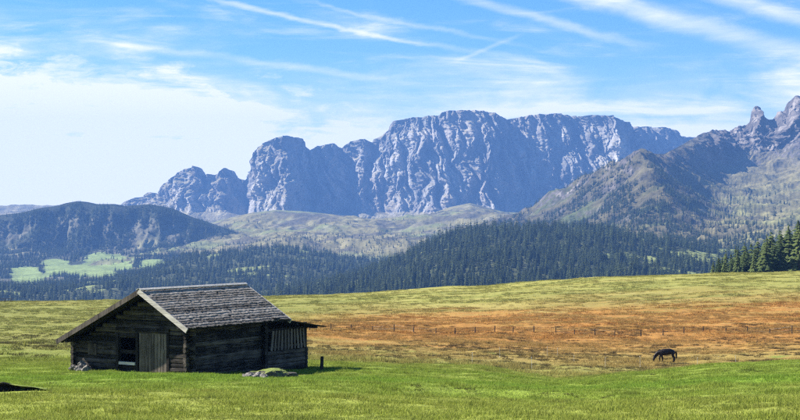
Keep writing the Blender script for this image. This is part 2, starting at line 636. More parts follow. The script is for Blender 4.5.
def ground_z(x, y, bumps=True):
    x = np.asarray(x, float)
    y = np.asarray(y, float)
    D = np.clip(y, -400, 9700)
    px = np.clip(CX + x / np.maximum(D, 18.0) * FPX, -890, 1690)
    i, t, h, _ = hermite(D_ALL, Z_ALL, D)
    j = np.clip(np.searchsorted(T_PX, px) - 1, 0, len(T_PX) - 2)
    s = (px - T_PX[j]) / (T_PX[j + 1] - T_PX[j])
    s = s * s * (3 - 2 * s) * 0.5 + s * 0.5
    h00, h10 = (1 + 2 * t) * (1 - t) ** 2, t * (1 - t) ** 2
    h01, h11 = t * t * (3 - 2 * t), t * t * (t - 1)

    def at(jj):
        return h00 * Z_ALL[jj, i] + h10 * h * _M[jj, i] + h01 * Z_ALL[jj, i + 1] + h11 * h * _M[jj, i + 1]
    z = at(j) * (1 - s) + at(j + 1) * s
    if bumps:
        z = z + 0.22 * fbm(x / 14, y / 9, 0 * x, 3) * sstep(y, 5, 40)
        z = z + 0.10 * fbm(x / 2.6, y / 1.5, 0 * x + 4, 3) * (1 - sstep(y, 200, 300))
        rough = sstep(y, 88, 112) * (1 - sstep(y, 265, 330))
        z = z + rough * (0.30 * fbm(x / 8, y / 4.5, 0 * x + 8, 4, 0.55) + 0.12 * fbm(x / 2.2, y / 1.6, 0 * x + 3, 2))
        z = z + (0.6 * fbm(x / 45, y / 26, 0 * x + 2, 4) + 0.16 * fbm(x / 9, y / 6, 0 * x + 5, 3)) * sstep(y, 215, 300) * (1 - 0.5 * sstep(y, 360, 420))
        # low worn banks in the front turf
        for (bx, by, w) in ((4.0, 46.0, 6.0), (11.5, 40.0, 5.0), (-14.5, 38.0, 3.0), (15.0, 55.0, 7.0)):
            d = (y - by - 0.8 * np.sin(x * 0.6)) / 1.1
            z = z + 0.11 * np.exp(-((x - bx) / w) ** 2) * np.tanh(d * 2.2) * np.exp(-d * d * 0.18)
    return z


def gz(x, y):
    return float(ground_z(np.array([x]), np.array([y]))[0])


def build_ground():
    ys = [-380.0, -200, -100, -50, -20, 0, 8, 14, 18]
    y = 20.0
    while y < 120:
        ys.append(y)
        y += 0.16 + 0.0028 * (y - 20)
    while y < 420:
        ys.append(y)
        y *= 1.0042
    while y < 9600:
        ys.append(y)
        y *= 1.05
    ys.append(9700.0)
    ys = np.array(ys)
    core = np.linspace(-1, 1, 561) * 0.31
    side = np.array([0.36, 0.45, 0.6, 0.8, 1.1])
    us = np.concatenate([-side[::-1], core, side])
    wd = np.where(ys < 40, 40.0, ys)
    cap = 5900.0
    X = np.clip(us[None, :] * wd[:, None] * (1 + 0.0), -cap, cap)
    Y = np.repeat(ys[:, None], len(us), 1)
    Z = ground_z(X, Y)
    P = np.stack([X, Y, Z], 2)
    me = mesh_np('ground', P, grid_quads(P.shape[0], P.shape[1])[:, ::-1])
    o = link('ground', me, M_MEADOW, None, True)
    props(o, 'rolling alpine pasture, green in front, rust and ochre in the basin', 'ground', kind='structure')
    return o


build_ground()


# ------------------------------------------------------------------ lofted mountains and hills
class Sheet:
    def __init__(self, name, rows, pxs, segs, mat, disp, color, label, cat, power=None, soft=0.0):
        """rows: list of polylines [(px, py, D), ...] from the far side over the crest to the toe."""
        pxs = np.asarray(pxs, float)
        R_ = []
        for ri, r in enumerate(rows):
            r = np.array(r, float)
            yy, dd = np.interp(pxs, r[:, 0], r[:, 1]), np.interp(pxs, r[:, 0], r[:, 2])
            if soft:
                w = soft / (pxs[1] - pxs[0])
                kk = np.exp(-0.5 * (np.arange(-3 * int(w), 3 * int(w) + 1) / w) ** 2)
                kk /= kk.sum()
                pad = len(kk) // 2
                dd = np.convolve(np.pad(dd, pad, mode='edge'), kk, 'valid')
                if ri > 1:
                    yy = np.convolve(np.pad(yy, pad, mode='edge'), kk, 'valid')
            R_.append((yy, dd))
        PY, DD = [], []
        for k, n in enumerate(segs):
            t = np.arange(n) / n
            p = (power or {}).get(k, 1.0)
            tz, td = t, t ** p
            PY.append(R_[k][0][:, None] * (1 - tz) + R_[k + 1][0][:, None] * tz)
            DD.append(R_[k][1][:, None] * (1 - td) + R_[k + 1][1][:, None] * td)
        PY.append(R_[-1][0][:, None])
        DD.append(R_[-1][1][:, None])
        PY, D = np.concatenate(PY, 1), np.concatenate(DD, 1)
        PX = np.repeat(pxs[:, None], PY.shape[1], 1)
        X = (PX - CX) / FPX * D
        Z = -(PY - HY) / FPX * D
        P = np.stack([X, D, Z], 2)
        V = np.repeat(np.linspace(0, 1, P.shape[1])[None, :], P.shape[0], 0)
        self.crest_v = segs[0] / sum(segs)
        self.PX, self.PY, self.V = PX, PY, V
        P = disp(self, P)
        self.P = P
        self.N = grid_normals(P)
        if self.N[..., 2].mean() < 0:
            self.N = -self.N
            q = grid_quads(*P.shape[:2])[:, ::-1]
        else:
            q = grid_quads(*P.shape[:2])
        me = mesh_np(name, P, q)
        self.C = color(self, P, self.N)
        set_col(me, self.C)
        self.o = link(name, me, mat, None, True)
        props(self.o, label, cat, kind='structure')
        # where each point shows from the photograph's standpoint
        self.sx = CX + P[..., 0] / P[..., 1] * FPX
        self.sy = HY - P[..., 2] / P[..., 1] * FPX


def mixc(a, b, f):
    return a * (1 - f[..., None]) + np.array(b) * f[..., None]


GRASS_TAN = (0.215, 0.185, 0.080)
GRASS_GRN = (0.125, 0.148, 0.052)
FOREST = (0.030, 0.048, 0.020)
ROCK = (0.270, 0.258, 0.245)

# --- the great rock massif at the back
massif_crest = [(-300, 214), (60, 212), (118, 206), (130, 199), (143, 194), (153, 192), (161, 194), (164, 185), (172, 178), (180, 171), (190, 165), (197, 168),
                (202, 176), (207, 173), (213, 174), (222, 168), (230, 170), (238, 178), (244, 180), (251, 170), (253, 153), (262, 145), (275, 138), (288, 135),
                (298, 138), (308, 146), (314, 152), (319, 146), (335, 143), (345, 148), (350, 142), (360, 139), (371, 143), (380, 138), (389, 129), (395, 120),
                (410, 117), (440, 114), (455, 110), (480, 110), (495, 112), (508, 119), (516, 117), (530, 115), (555, 113), (580, 114), (610, 115), (622, 119),
                (634, 125), (645, 126), (662, 127), (677, 131), (684, 136), (700, 136), (760, 134), (1100, 150)]
mass_D = [(-300, 9000), (118, 8900), (160, 8500), (190, 8350), (225, 8450), (246, 8700), (252, 8150), (285, 7950), (312, 8350), (318, 8250), (345, 8450), (360, 8250),
          (385, 8350), (394, 8200), (400, 8150), (430, 8020), (470, 7930), (500, 7880), (509, 7970), (516, 7985), (570, 7950), (618, 7840), (634, 8120), (650, 8350), (700, 8600), (1100, 8800)]
mD = lambda p: float(np.interp(p, [a for a, b in mass_D], [b for a, b in mass_D]))
mpx = sorted({a for a, b in massif_crest} | {a for a, b in mass_D})
mcy = lambda p: float(np.interp(p, [a for a, b in massif_crest], [b for a, b in massif_crest]))
m_rows = [[(p, 205, 9500) for p in (-300, 1100)],
          [(p, mcy(p) + 4, mD(p) + 330) for p in mpx],
          [(p, mcy(p), mD(p) + 70) for p in mpx],
          [(p, 0.55 * mcy(p) + 0.45 * 214, mD(p) - 90) for p in mpx],
          [(p, 212, mD(p) - 330) for p in mpx],
          [(p, 236, mD(p) * 0.25 + 7150 * 0.75) for p in mpx]]


def massif_disp(s, P):
    X, Y, Z = P[..., 0], P[..., 1], P[..., 2]
    v = s.V
    cv = s.crest_v
    on = sstep(v, cv * 0.9, cv * 1.35)          # full on the face, little behind the crest
    z4 = Z / 4.0
    wx = X + 22 * fbm(X / 200, Z / 260, 0 * X, 2) + 0.16 * Z
    big = ridged(X / 420, z4 / 420, Y / 900, 3)
    med = -ridged(wx / 135 + 3, Z / 620, Y / 900, 4, 0.55) + 1.2
    sml = -ridged(wx / 48, Z / 130, Y / 500 + 2, 4, 0.66) + 1.2
    crk = ridged(X / 26 + Z / 60, Z / 34, Y / 300, 3, 0.65)
    P = P.copy()
    foot = 1 - 0.75 * sstep(s.PY, 196, 224)
    amp = on * foot
    P[..., 1] -= amp * (85 * (big - 0.5) + 95 * (med - 0.6) + 40 * (sml - 0.6) + 13 * (crk - 0.6))
    P[..., 0] += amp * 45 * fbm(X / 160 + 9, Z / 260, Y / 200, 3)
    # sloping ledges
    st = np.sin((Z + 0.18 * X + 40 * fbm(X / 300, Z / 300, 0 * X, 3)) / 15.0)
    P[..., 1] -= amp * 6 * st * (0.4 + fbm(X / 120, Z / 60, 0 * X + 5, 2))
    cr = np.exp(-((v - cv) / 0.05) ** 2)
    P[..., 2] += cr * 11 * fbm(X / 75, Y / 400, 0 * X, 4)
    return P


mcy_np = lambda p: np.interp(p, [a for a, b in massif_crest], [b for a, b in massif_crest])


def massif_col(s, P, N):
    X, Y, Z = P[..., 0], P[..., 1], P[..., 2]
    c = np.ones(P.shape) * np.array(ROCK)
    n = fbm(X / 130, Z / 420, Y / 200, 5)
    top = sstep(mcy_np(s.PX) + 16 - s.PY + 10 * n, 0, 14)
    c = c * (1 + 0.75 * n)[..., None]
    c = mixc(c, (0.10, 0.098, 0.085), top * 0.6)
    warm = sstep(fbm(X / 300 + 5, Z / 200, Y / 300, 4), 0.05, 0.5)
    c = mixc(c, (0.31, 0.265, 0.22), warm * 0.5)
    g = sstep(N[..., 2] + 0.25 * n, 0.62, 0.86)
    c = mixc(c, GRASS_TAN, g * 0.75)
    return np.clip(c, 0.02, 0.6)


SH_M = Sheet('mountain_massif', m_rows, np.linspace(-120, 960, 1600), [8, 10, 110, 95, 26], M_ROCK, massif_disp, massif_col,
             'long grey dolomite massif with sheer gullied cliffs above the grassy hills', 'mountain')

# --- right ridge with the rock teeth and its spur
rc = [(440, 236), (505, 220), (540, 205), (570, 189), (600, 173), (625, 162), (640, 158), (655, 154), (664, 154), (676, 148), (690, 140), (700, 135), (706, 131), (715, 130),
      (726, 131), (735, 128), (745, 124), (749, 122), (750.3, 112), (752.5, 107.5), (758.5, 108.5), (761, 116), (768, 120), (772, 120), (775, 113), (782, 111), (785, 104),
      (793, 97), (803, 96), (815, 99), (850, 92), (900, 104), (1000, 100), (1150, 110)]
rD = [(440, 4700), (505, 4600), (600, 4400), (640, 4250), (655, 4250), (668, 4550), (690, 5150), (715, 5450), (760, 5500), (800, 5400), (1150, 5200)]
f_ = lambda tab, p: float(np.interp(p, [a for a, b in tab], [b for a, b in tab]))
rpx = sorted({a for a, b in rc} | {a for a, b in rD} | {620, 720, 740})
r_c2 = [(440, 240), (505, 228), (560, 208), (600, 190), (640, 172), (660, 170), (690, 170), (715, 172), (760, 172), (800, 160), (1150, 160)]
r_D2 = [(440, 4550), (505, 4430), (600, 4150), (640, 3900), (655, 3870), (690, 4550), (720, 5150), (760, 5200), (800, 5080), (1150, 4900)]
r_c3 = [(440, 250), (505, 240), (600, 225), (660, 208), (700, 205), (740, 202), (800, 195), (1150, 190)]
r_D3 = [(440, 4300), (505, 4100), (600, 3600), (655, 3400), (690, 3650), (720, 4200), (760, 4400), (800, 4350), (1150, 4200)]
r_c4 = [(440, 268), (600, 250), (700, 248), (800, 243), (1150, 240)]
r_D4 = [(440, 3500), (600, 2950), (700, 2850), (800, 2900), (1150, 2900)]
r_rows = [[(440, 240, 6200), (1150, 215, 7000)],
          [(p, f_(rc, p), f_(rD, p)) for p in rpx],
          [(p, f_(r_c2, p), f_(r_D2, p)) for p in rpx],
          [(p, f_(r_c3, p), f_(r_D3, p)) for p in rpx],
          [(p, f_(r_c4, p), f_(r_D4, p)) for p in rpx],
          [(p, 318, 2300) for p in (440, 1150)]]


def ridge_disp(s, P):
    X, Y, Z = P[..., 0], P[..., 1], P[..., 2]
    v = s.V
    cv = s.crest_v
    face = np.exp(-((v - cv - 0.13) / 0.13) ** 2) * sstep(s.PX, 670, 725)
    slope = sstep(v, cv + 0.01, cv + 0.16)
    P = P.copy()
    g = ridged(X / 170 + 2, Z / 500, Y / 420, 4)
    P[..., 1] -= face * (95 * (g - 0.6) + 38 * (ridged(X / 44, Z / 90, Y / 160, 4, 0.6) - 0.6) + 17 * (ridged(X / 20 + Z / 50, Z / 24, Y / 80, 4, 0.65) - 0.6))
    P[..., 0] += face * 20 * fbm(X / 60, Z / 90, Y / 60, 3)
    P[..., 2] += slope * (1 - face) * (16 * fbm(X / 330, Y / 300, 0 * X, 4) + 20 * (ridged(X / 420 + 7, Y / 300, 0 * X, 3) - 0.6) + 6 * fbm(X / 60, Y / 60, 0 * X + 3, 4, 0.6) + 8 * (ridged(X / 130, Y / 150, 0 * X + 6, 4, 0.6) - 0.6))
    # the gullied left flank of the spur
    fl = sstep(s.PX, 500, 560) * (1 - sstep(s.PX, 640, 665)) * np.exp(-((v - cv - 0.12) / 0.12) ** 2)
    P[..., 2] += fl * 26 * (ridged(X / 120 + Y / 500, Y / 700, 0 * X, 3) - 0.6)
    cr = np.exp(-((v - cv) / 0.03) ** 2)
    P[..., 2] += cr * 9 * fbm(X / 30, Y / 300, 0 * X, 3) * sstep(s.PX, 680, 720)
    return P


def ridge_col(s, P, N):
    X, Y, Z = P[..., 0], P[..., 1], P[..., 2]
    n = fbm(X / 260, Y / 200, Z / 260, 5)
    n2 = fbm(X / 90 + 4, Y / 70, Z / 200, 4)
    c = np.ones(P.shape) * np.array((0.145, 0.128, 0.066))
    c = mixc(c, GRASS_GRN, sstep(n, 0.0, 0.35) * sstep(s.PY, 175, 215))
    past = sstep(s.PX + 90 * n, 665, 760) * sstep(s.PY + 20 * n2, 168, 195)
    c = mixc(c, (0.185, 0.172, 0.076), past * 0.7)
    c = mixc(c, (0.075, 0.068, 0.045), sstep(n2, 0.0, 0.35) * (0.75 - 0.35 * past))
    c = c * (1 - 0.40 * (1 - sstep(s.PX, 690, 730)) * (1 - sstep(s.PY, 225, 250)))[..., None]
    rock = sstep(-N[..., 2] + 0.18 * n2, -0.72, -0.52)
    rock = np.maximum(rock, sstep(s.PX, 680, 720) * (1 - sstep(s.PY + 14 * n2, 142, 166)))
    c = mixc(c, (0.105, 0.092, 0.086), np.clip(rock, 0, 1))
    pale = sstep(fbm(X / 45, Z / 60, Y / 60, 4), 0.22, 0.5) * rock
    c = mixc(c, (0.27, 0.24, 0.22), pale * 0.8)
    return np.clip(c, 0.02, 0.6)


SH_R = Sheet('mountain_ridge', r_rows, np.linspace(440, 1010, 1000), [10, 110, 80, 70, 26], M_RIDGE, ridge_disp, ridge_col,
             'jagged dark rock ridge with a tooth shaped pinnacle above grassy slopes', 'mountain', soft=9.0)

# --- left dark ridge
lc = [(-500, 236), (-120, 228), (0, 215), (20, 213), (40, 208), (56, 206), (66, 203), (78, 201), (88, 202), (97, 204), (115, 204), (125, 206), (137, 205), (150, 204), (160, 206),
      (172, 208), (181, 212), (192, 217), (208, 222), (228, 229), (262, 243), (320, 262)]
lpx = [a for a, b in lc]
l_rows = [[(-500, 262, 6400), (320, 262, 6400)],
          [(p, y + 6, 5400) for p, y in lc],
          [(p, y, 5200) for p, y in lc],
          [(p, 0.5 * y + 0.5 * 252, 5110) for p, y in lc],
          [(-500, 256, 4950), (100, 250, 4970), (180, 246, 5000), (230, 250, 5000), (320, 266, 4950)],
          [(-500, 292, 3500), (20, 288, 3500), (100, 283, 3600), (190, 272, 3750), (320, 276, 3700)],
          [(-500, 330, 2900), (320, 330, 2900)]]


def left_disp(s, P):
    X, Y, Z = P[..., 0], P[..., 1], P[..., 2]
    v, cv = s.V, 0.12
    on = sstep(v, 0.10, 0.2) * (1 - sstep(v, 0.62, 0.74))
    P = P.copy()
    P[..., 1] -= on * (70 * (ridged(X / 260, Z / 700, Y / 900, 3) - 0.6) + 26 * (ridged(X / 70 + Z / 300, Z / 200, Y / 500, 4, 0.6) - 0.6))
    P[..., 2] += on * 10 * fbm(X / 90, Y / 120, 0 * X, 3)
    lo = sstep(v, 0.6, 0.75)
    P[..., 2] += lo * (14 * fbm(X / 240, Y / 240, 0 * X, 3))
    return P


def blob(px, py, cx, cy, rx, ry):
    return 1 - ((px - cx) / rx) ** 2 - ((py - cy) / ry) ** 2


def left_meadows(px, py, n):
    m = np.maximum.reduce([blob(px, py, 27, 276, 17, 13), blob(px, py, 58, 268, 18, 10), blob(px, py, 92, 270, 26, 10), blob(px, py, 113, 264, 22, 7),
                           blob(px, py, 155, 265, 20, 4.5), blob(px, py, 105, 257, 20, 4)])
    return sstep(m + 0.8 * n, -0.05, 0.25)


def left_col(s, P, N):
    X, Y, Z = P[..., 0], P[..., 1], P[..., 2]
    n = fbm(X / 120, Y / 120, Z / 160, 5)
    c = np.ones(P.shape) * np.array((0.034, 0.040, 0.022))
    gully = sstep(ridged(X / 90 + 1, Z / 260, Y / 300, 3), 0.95, 1.35) * sstep(s.V, 0.2, 0.3)
    c = mixc(c, (0.22, 0.20, 0.15), np.clip(gully, 0, 1) * 0.45)
    tan = sstep(n, 0.05, 0.4) * sstep(s.V, 0.45, 0.6)
    c = mixc(c, (0.18, 0.17, 0.09), tan)
    s.meadow = left_meadows(s.PX, s.PY, n)
    c = mixc(c, (0.200, 0.260, 0.085), s.meadow)
    return np.clip(c, 0.015, 0.6)


SH_L = Sheet('mountain_shoulder', l_rows, np.linspace(-500, 320, 620), [8, 10, 60, 55, 60, 20], M_HILL, left_disp, left_col,
             'dark wooded mountain shoulder with bright meadow clearings at its foot', 'mountain')

# --- the grassy hills below the cliffs
hc = [(60, 262), (130, 252), (165, 241), (180, 235), (200, 226), (225, 219), (250, 213), (275, 210), (300, 211), (330, 214), (370, 219), (400, 217), (430, 214), (450, 207),
      (470, 203), (485, 207), (505, 212), (540, 213), (600, 214), (700, 215)]
h_rows = [[(60, 250, 7100), (700, 232, 7100)],
          [(p, y, 6000 if p < 420 else 6400) for p, y in hc],
          [(60, 264, 5300), (165, 250, 5300), (200, 240, 5300), (275, 228, 5300), (400, 230, 5300), (470, 218, 5600), (700, 226, 5400)],
          [(60, 270, 4500), (165, 258, 4500), (275, 246, 4500), (400, 244, 4500), (470, 240, 4600), (700, 245, 4600)],
          [(60, 318, 3300), (700, 318, 3300)]]


def hill_disp(s, P):
    X, Y, Z = P[..., 0], P[..., 1], P[..., 2]
    P = P.copy()
    on = sstep(s.V, 0.08, 0.25)
    P[..., 2] += on * (16 * fbm(X / 300, Y / 500, 0 * X, 4) + 12 * (ridged(X / 300 + Y / 800, Y / 700, 0 * X, 3) - 0.6) + 4 * fbm(X / 50, Y / 60, 0 * X, 4, 0.6) + 7 * (ridged(X / 110, Y / 160, 0 * X + 4, 4, 0.6) - 0.6))
    return P


def hill_col(s, P, N):
    X, Y, Z = P[..., 0], P[..., 1], P[..., 2]
    n = fbm(X / 320, Y / 330, 0 * X, 5)
    n2 = fbm(X / 110 + 6, Y / 160, 0 * X, 4)
    c = np.ones(P.shape) * np.array((0.180, 0.162, 0.075))
    c = mixc(c, (0.155, 0.168, 0.066), sstep(n, 0.0, 0.3))
    c = mixc(c, (0.085, 0.075, 0.050), sstep(n2, 0.0, 0.26) * 0.9)
    c = mixc(c, (0.085, 0.075, 0.055), sstep(blob(s.PX, s.PY, 310, 217, 55, 6) + n2, 0.1, 0.6) * 0.8)
    c = mixc(c, (0.075, 0.070, 0.055), sstep(blob(s.PX, s.PY, 205, 228, 30, 7) + n2, 0.1, 0.6) * 0.8)
    pale = sstep(fbm(X / 70, Y / 110, 0 * X + 2, 3), 0.3, 0.45)
    c = mixc(c, (0.26, 0.235, 0.16), pale * 0.35)
    return np.clip(c, 0.02, 0.6)


SH_H = Sheet('grassy_hills', h_rows, np.linspace(60, 700, 620), [14, 60, 60, 40], M_HILL, hill_disp, hill_col,
             'rounded tan and green grassy hills at the foot of the cliffs', 'hill')

# --- wooded slopes in the valley: a far one on the left, a near one on the right
e_rows = [[(-500, 300, 4600), (700, 290, 4600)],
          [(-500, 290, 3300), (0, 289, 3300), (40, 286, 3350), (100, 284, 3400), (150, 270, 3500), (190, 256, 3600), (230, 252, 3700), (280, 247, 3750), (340, 256, 3700), (400, 262, 3600), (700, 275, 3400)],
          [(-500, 300, 2700), (700, 286, 2700)],
          [(-500, 330, 2100), (700, 330, 2100)]]


def wood_disp(s, P):
    X, Y = P[..., 0], P[..., 1]
    P = P.copy()
    P[..., 2] += sstep(s.V, 0.05, 0.3) * (14 * fbm(X / 210, Y / 210, 0 * X, 4))
    return P


def wood_col(s, P, N):
    X, Y = P[..., 0], P[..., 1]
    n = fbm(X / 90, Y / 90, 0 * X, 4)
    s.n = n
    c = np.ones(P.shape) * np.array((0.060, 0.068, 0.030))
    s.clear = sstep(fbm(X / 130 + 3, Y / 150, 0 * X, 3), s.clear_a, s.clear_a + 0.12)
    c = mixc(c, (0.190, 0.220, 0.075), s.clear)
    return c


Sheet.clear_a = 0.42
SH_E = Sheet('wooded_slope_far', e_rows, np.linspace(-500, 700, 420), [16, 50, 20], M_HILL, wood_disp, wood_col,
             'blue hazed wooded valley slope behind the hut roof', 'hill')

fc = [(150, 318), (250, 306), (290, 298), (330, 288), (370, 274), (400, 260), (430, 243), (450, 234), (480, 229), (520, 228), (560, 226), (600, 228), (640, 236), (680, 243), (720, 250), (800, 254), (1150, 262)]
f_rows = [[(150, 330, 3500), (1150, 290, 3500)],
          [(p, y, 2650) for p, y in fc],
          [(150, 316, 2050), (300, 303, 2050), (400, 282, 2050), (480, 268, 2050), (620, 264, 2050), (720, 270, 2050), (1150, 280, 2050)],
          [(150, 330, 1450), (1150, 316, 1450)]]


def near_wood_col(s, P, N):
    c = wood_col(s, P, N)
    right = sstep(s.PX, 590, 660)
    X, Y = P[..., 0], P[..., 1]
    cl = sstep(fbm(X / 110 + 13, Y / 200, 0 * X, 3) - 0.42 * (1 - right), 0.08, 0.20)
    s.clear = np.maximum(s.clear * 0.6, cl)
    return mixc(c, (0.190, 0.220, 0.075), cl)


Sheet.clear_a = 0.50
SH_F = Sheet('wooded_slope_near', f_rows, np.linspace(150, 1150, 420), [14, 50, 30], M_HILL, wood_disp, near_wood_col,
             'densely wooded spruce hillside beyond the brow of the pasture', 'hill')


# ------------------------------------------------------------------ spruces
def crown_mesh(name, seed, whorls, per, narrow, droop):
    """Crown of a spruce one unit tall: whorls of drooping fronds, each a ragged spray of needle bearing twigs."""
    rnd = random.Random(seed)
    V, F = [], []
    lean = rnd.uniform(-0.01, 0.01)
    for w in range(whorls):
        f = (w + rnd.uniform(-0.3, 0.3)) / (whorls - 1)
        f = min(max(f, 0), 1)
        z = 0.07 + 0.915 * f
        env = (1 - f) ** 0.82 * narrow * (0.75 + 0.25 * min(1, f * 6))
        n = max(4, int(per * (1 - 0.55 * f)))
        ph = rnd.random() * 6.28
        for b in range(n):
            a = ph + 6.2832 * b / n + rnd.uniform(-0.3, 0.3)
            L = env * rnd.uniform(0.62, 1.22) + 0.008
            if rnd.random() < 0.07:
                continue
            ca, sa = math.cos(a), math.sin(a)
            dz = -L * droop * rnd.uniform(0.6, 1.3) + (0.10 * L if f > 0.7 else 0)
            wd = L * rnd.uniform(0.30, 0.46) + 0.006
            th = 0.018 * (1 - 0.6 * f) + 0.12 * L
            base = (lean * z, 0, z)

            def pt(r, s, h):
                return (base[0] + ca * r - sa * s, sa * r + ca * s, z + h)
            k = len(V)
            V += [pt(0, 0, 0.02), pt(L * 0.55, wd * 0.5, dz * 0.42 - th * 0.6), pt(L * 0.55, -wd * 0.5, dz * 0.42 - th * 0.6), pt(L, 0, dz), pt(L * 0.6, 0, dz * 0.3 + th * 0.35),
                  pt(L * 0.86, wd * 0.45, dz * 0.95 - th * 0.5), pt(L * 0.86, -wd * 0.45, dz * 0.95 - th * 0.5)]
            F += [(k, k + 1, k + 4), (k, k + 4, k + 2), (k + 4, k + 5, k + 3), (k + 4, k + 3, k + 6), (k + 4, k + 1, k + 5), (k + 4, k + 6, k + 2)]
    k = len(V)
    V += [(0.004, 0, 0.93), (-0.003, 0.004, 0.93), (-0.003, -0.004, 0.93), (0, 0, 1.01)]
    F += [(k, k + 1, k + 3), (k + 1, k + 2, k + 3), (k + 2, k, k + 3)]
    return mesh_np(name, V, F)


def trunk_mesh():
    m = MB()
    m.tube((0, 0, -0.06), (0, 0, 0.5), 0.017, 0.011, 8, 3)
    m.tube((0, 0, 0.5), (0, 0, 0.97), 0.011, 0.002, 6, 3)
    for k in range(10):
        a = k * 2.4
        z = 0.10 + k * 0.03
        m.tube((0, 0, z), (0.10 * math.cos(a), 0.10 * math.sin(a), z - 0.02), 0.004, 0.001, 4)
    me = bpy.data.meshes.new('trunk')
    m.bm.to_mesh(me)
    m.bm.free()
    me.materials.append(M_BARK)
    return me


WOODC = [crown_mesh('crown', 31 + k, 18, 10, (0.20, 0.165, 0.225, 0.15)[k], 0.55) for k in range(4)]
for me in WOODC:
    me.materials.append(M_FOREST)
CROWNS = [crown_mesh('crown', 1, 26, 13, 0.20, 0.50), crown_mesh('crown', 2, 24, 12, 0.17, 0.62), crown_mesh('crown', 3, 27, 13, 0.23, 0.45), crown_mesh('crown', 4, 25, 11, 0.145, 0.55)]
FAR = [crown_mesh('crown', 11 + k, 12, 8, (0.20, 0.16, 0.23, 0.18)[k], 0.55) for k in range(4)]
for me in CROWNS:
    me.materials.append(M_SPRUCE)
for me in FAR:
    me.materials.append(M_FOREST)
TRUNK = trunk_mesh()


def spruce(x, y, z, h, k, label, group, wide=1.0, wood=False):
    e = empty('spruce_tree', (x, y, z), random.uniform(0, 6.28))
    w = random.uniform(0.85, 1.2) * wide
    e.scale = (h * w, h * w, h)
    props(e, label, 'tree', group)
    for nm, me in (('trunk', TRUNK), ('crown', (WOODC if wood else CROWNS)[k % 4])):
        c = bpy.data.objects.new(nm, me)
        COL.objects.link(c)
        c.parent = e
    return e


# the stand at the right edge of the pasture: treetops rise towards the edge of the frame
top_line = [(700, 268), (712, 258), (722, 254), (730, 250), (738, 244), (748, 246), (756, 242), (764, 238), (772, 234), (780, 231), (788, 226), (796, 219), (806, 214), (820, 206), (840, 200)]
rnd = random.Random(5)
n_stand = 0
for row, D0 in enumerate((505, 535, 570, 610)):
    px = 708 + row * 3 + rnd.uniform(-3, 3)
    while px < 850:
        D = D0 + rnd.uniform(-12, 12)
        x = (px - CX) / FPX * D
        zb = gz(x, D)
        ty = float(np.interp(px, [a for a, b in top_line], [b for a, b in top_line])) + rnd.uniform(-6, 3) + (3 - row) * rnd.uniform(1.0, 5.0)
        ztop = -(ty - HY) / FPX * D
        h = max(7.0, ztop - zb)
        spruce(x, D, zb - 0.2, h, rnd.randrange(4), 'dark green spruce in the stand on the brow of the pasture', 'spruces standing on the brow of the pasture', 1.45)
        n_stand += 1
        px += rnd.uniform(6.0, 10.0)


def scatter(sh, n, dens, rng, lim):
    """Random points on a sheet, chance by ground area times density; kept to what the picture and its margins can see."""
    P = sh.P
    A = P[1:, :-1] - P[:-1, :-1]
    B = P[:-1, 1:] - P[:-1, :-1]
    area = np.abs(A[..., 0] * B[..., 1] - A[..., 1] * B[..., 0])
    w = area * dens[:-1, :-1]
    sx = sh.sx[:-1, :-1]
    w = w * ((sx > lim[0]) & (sx < lim[1]))
    w = w.ravel() / w.sum()
    i = rng.choice(len(w), n, p=w)
    a, b = np.divmod(i, P.shape[1] - 1)
    u, v = rng.random(n)[:, None], rng.random(n)[:, None]
    p = P[a, b] * (1 - u) * (1 - v) + P[a + 1, b] * u * (1 - v) + P[a, b + 1] * (1 - u) * v + P[a + 1, b + 1] * u * v
    return p


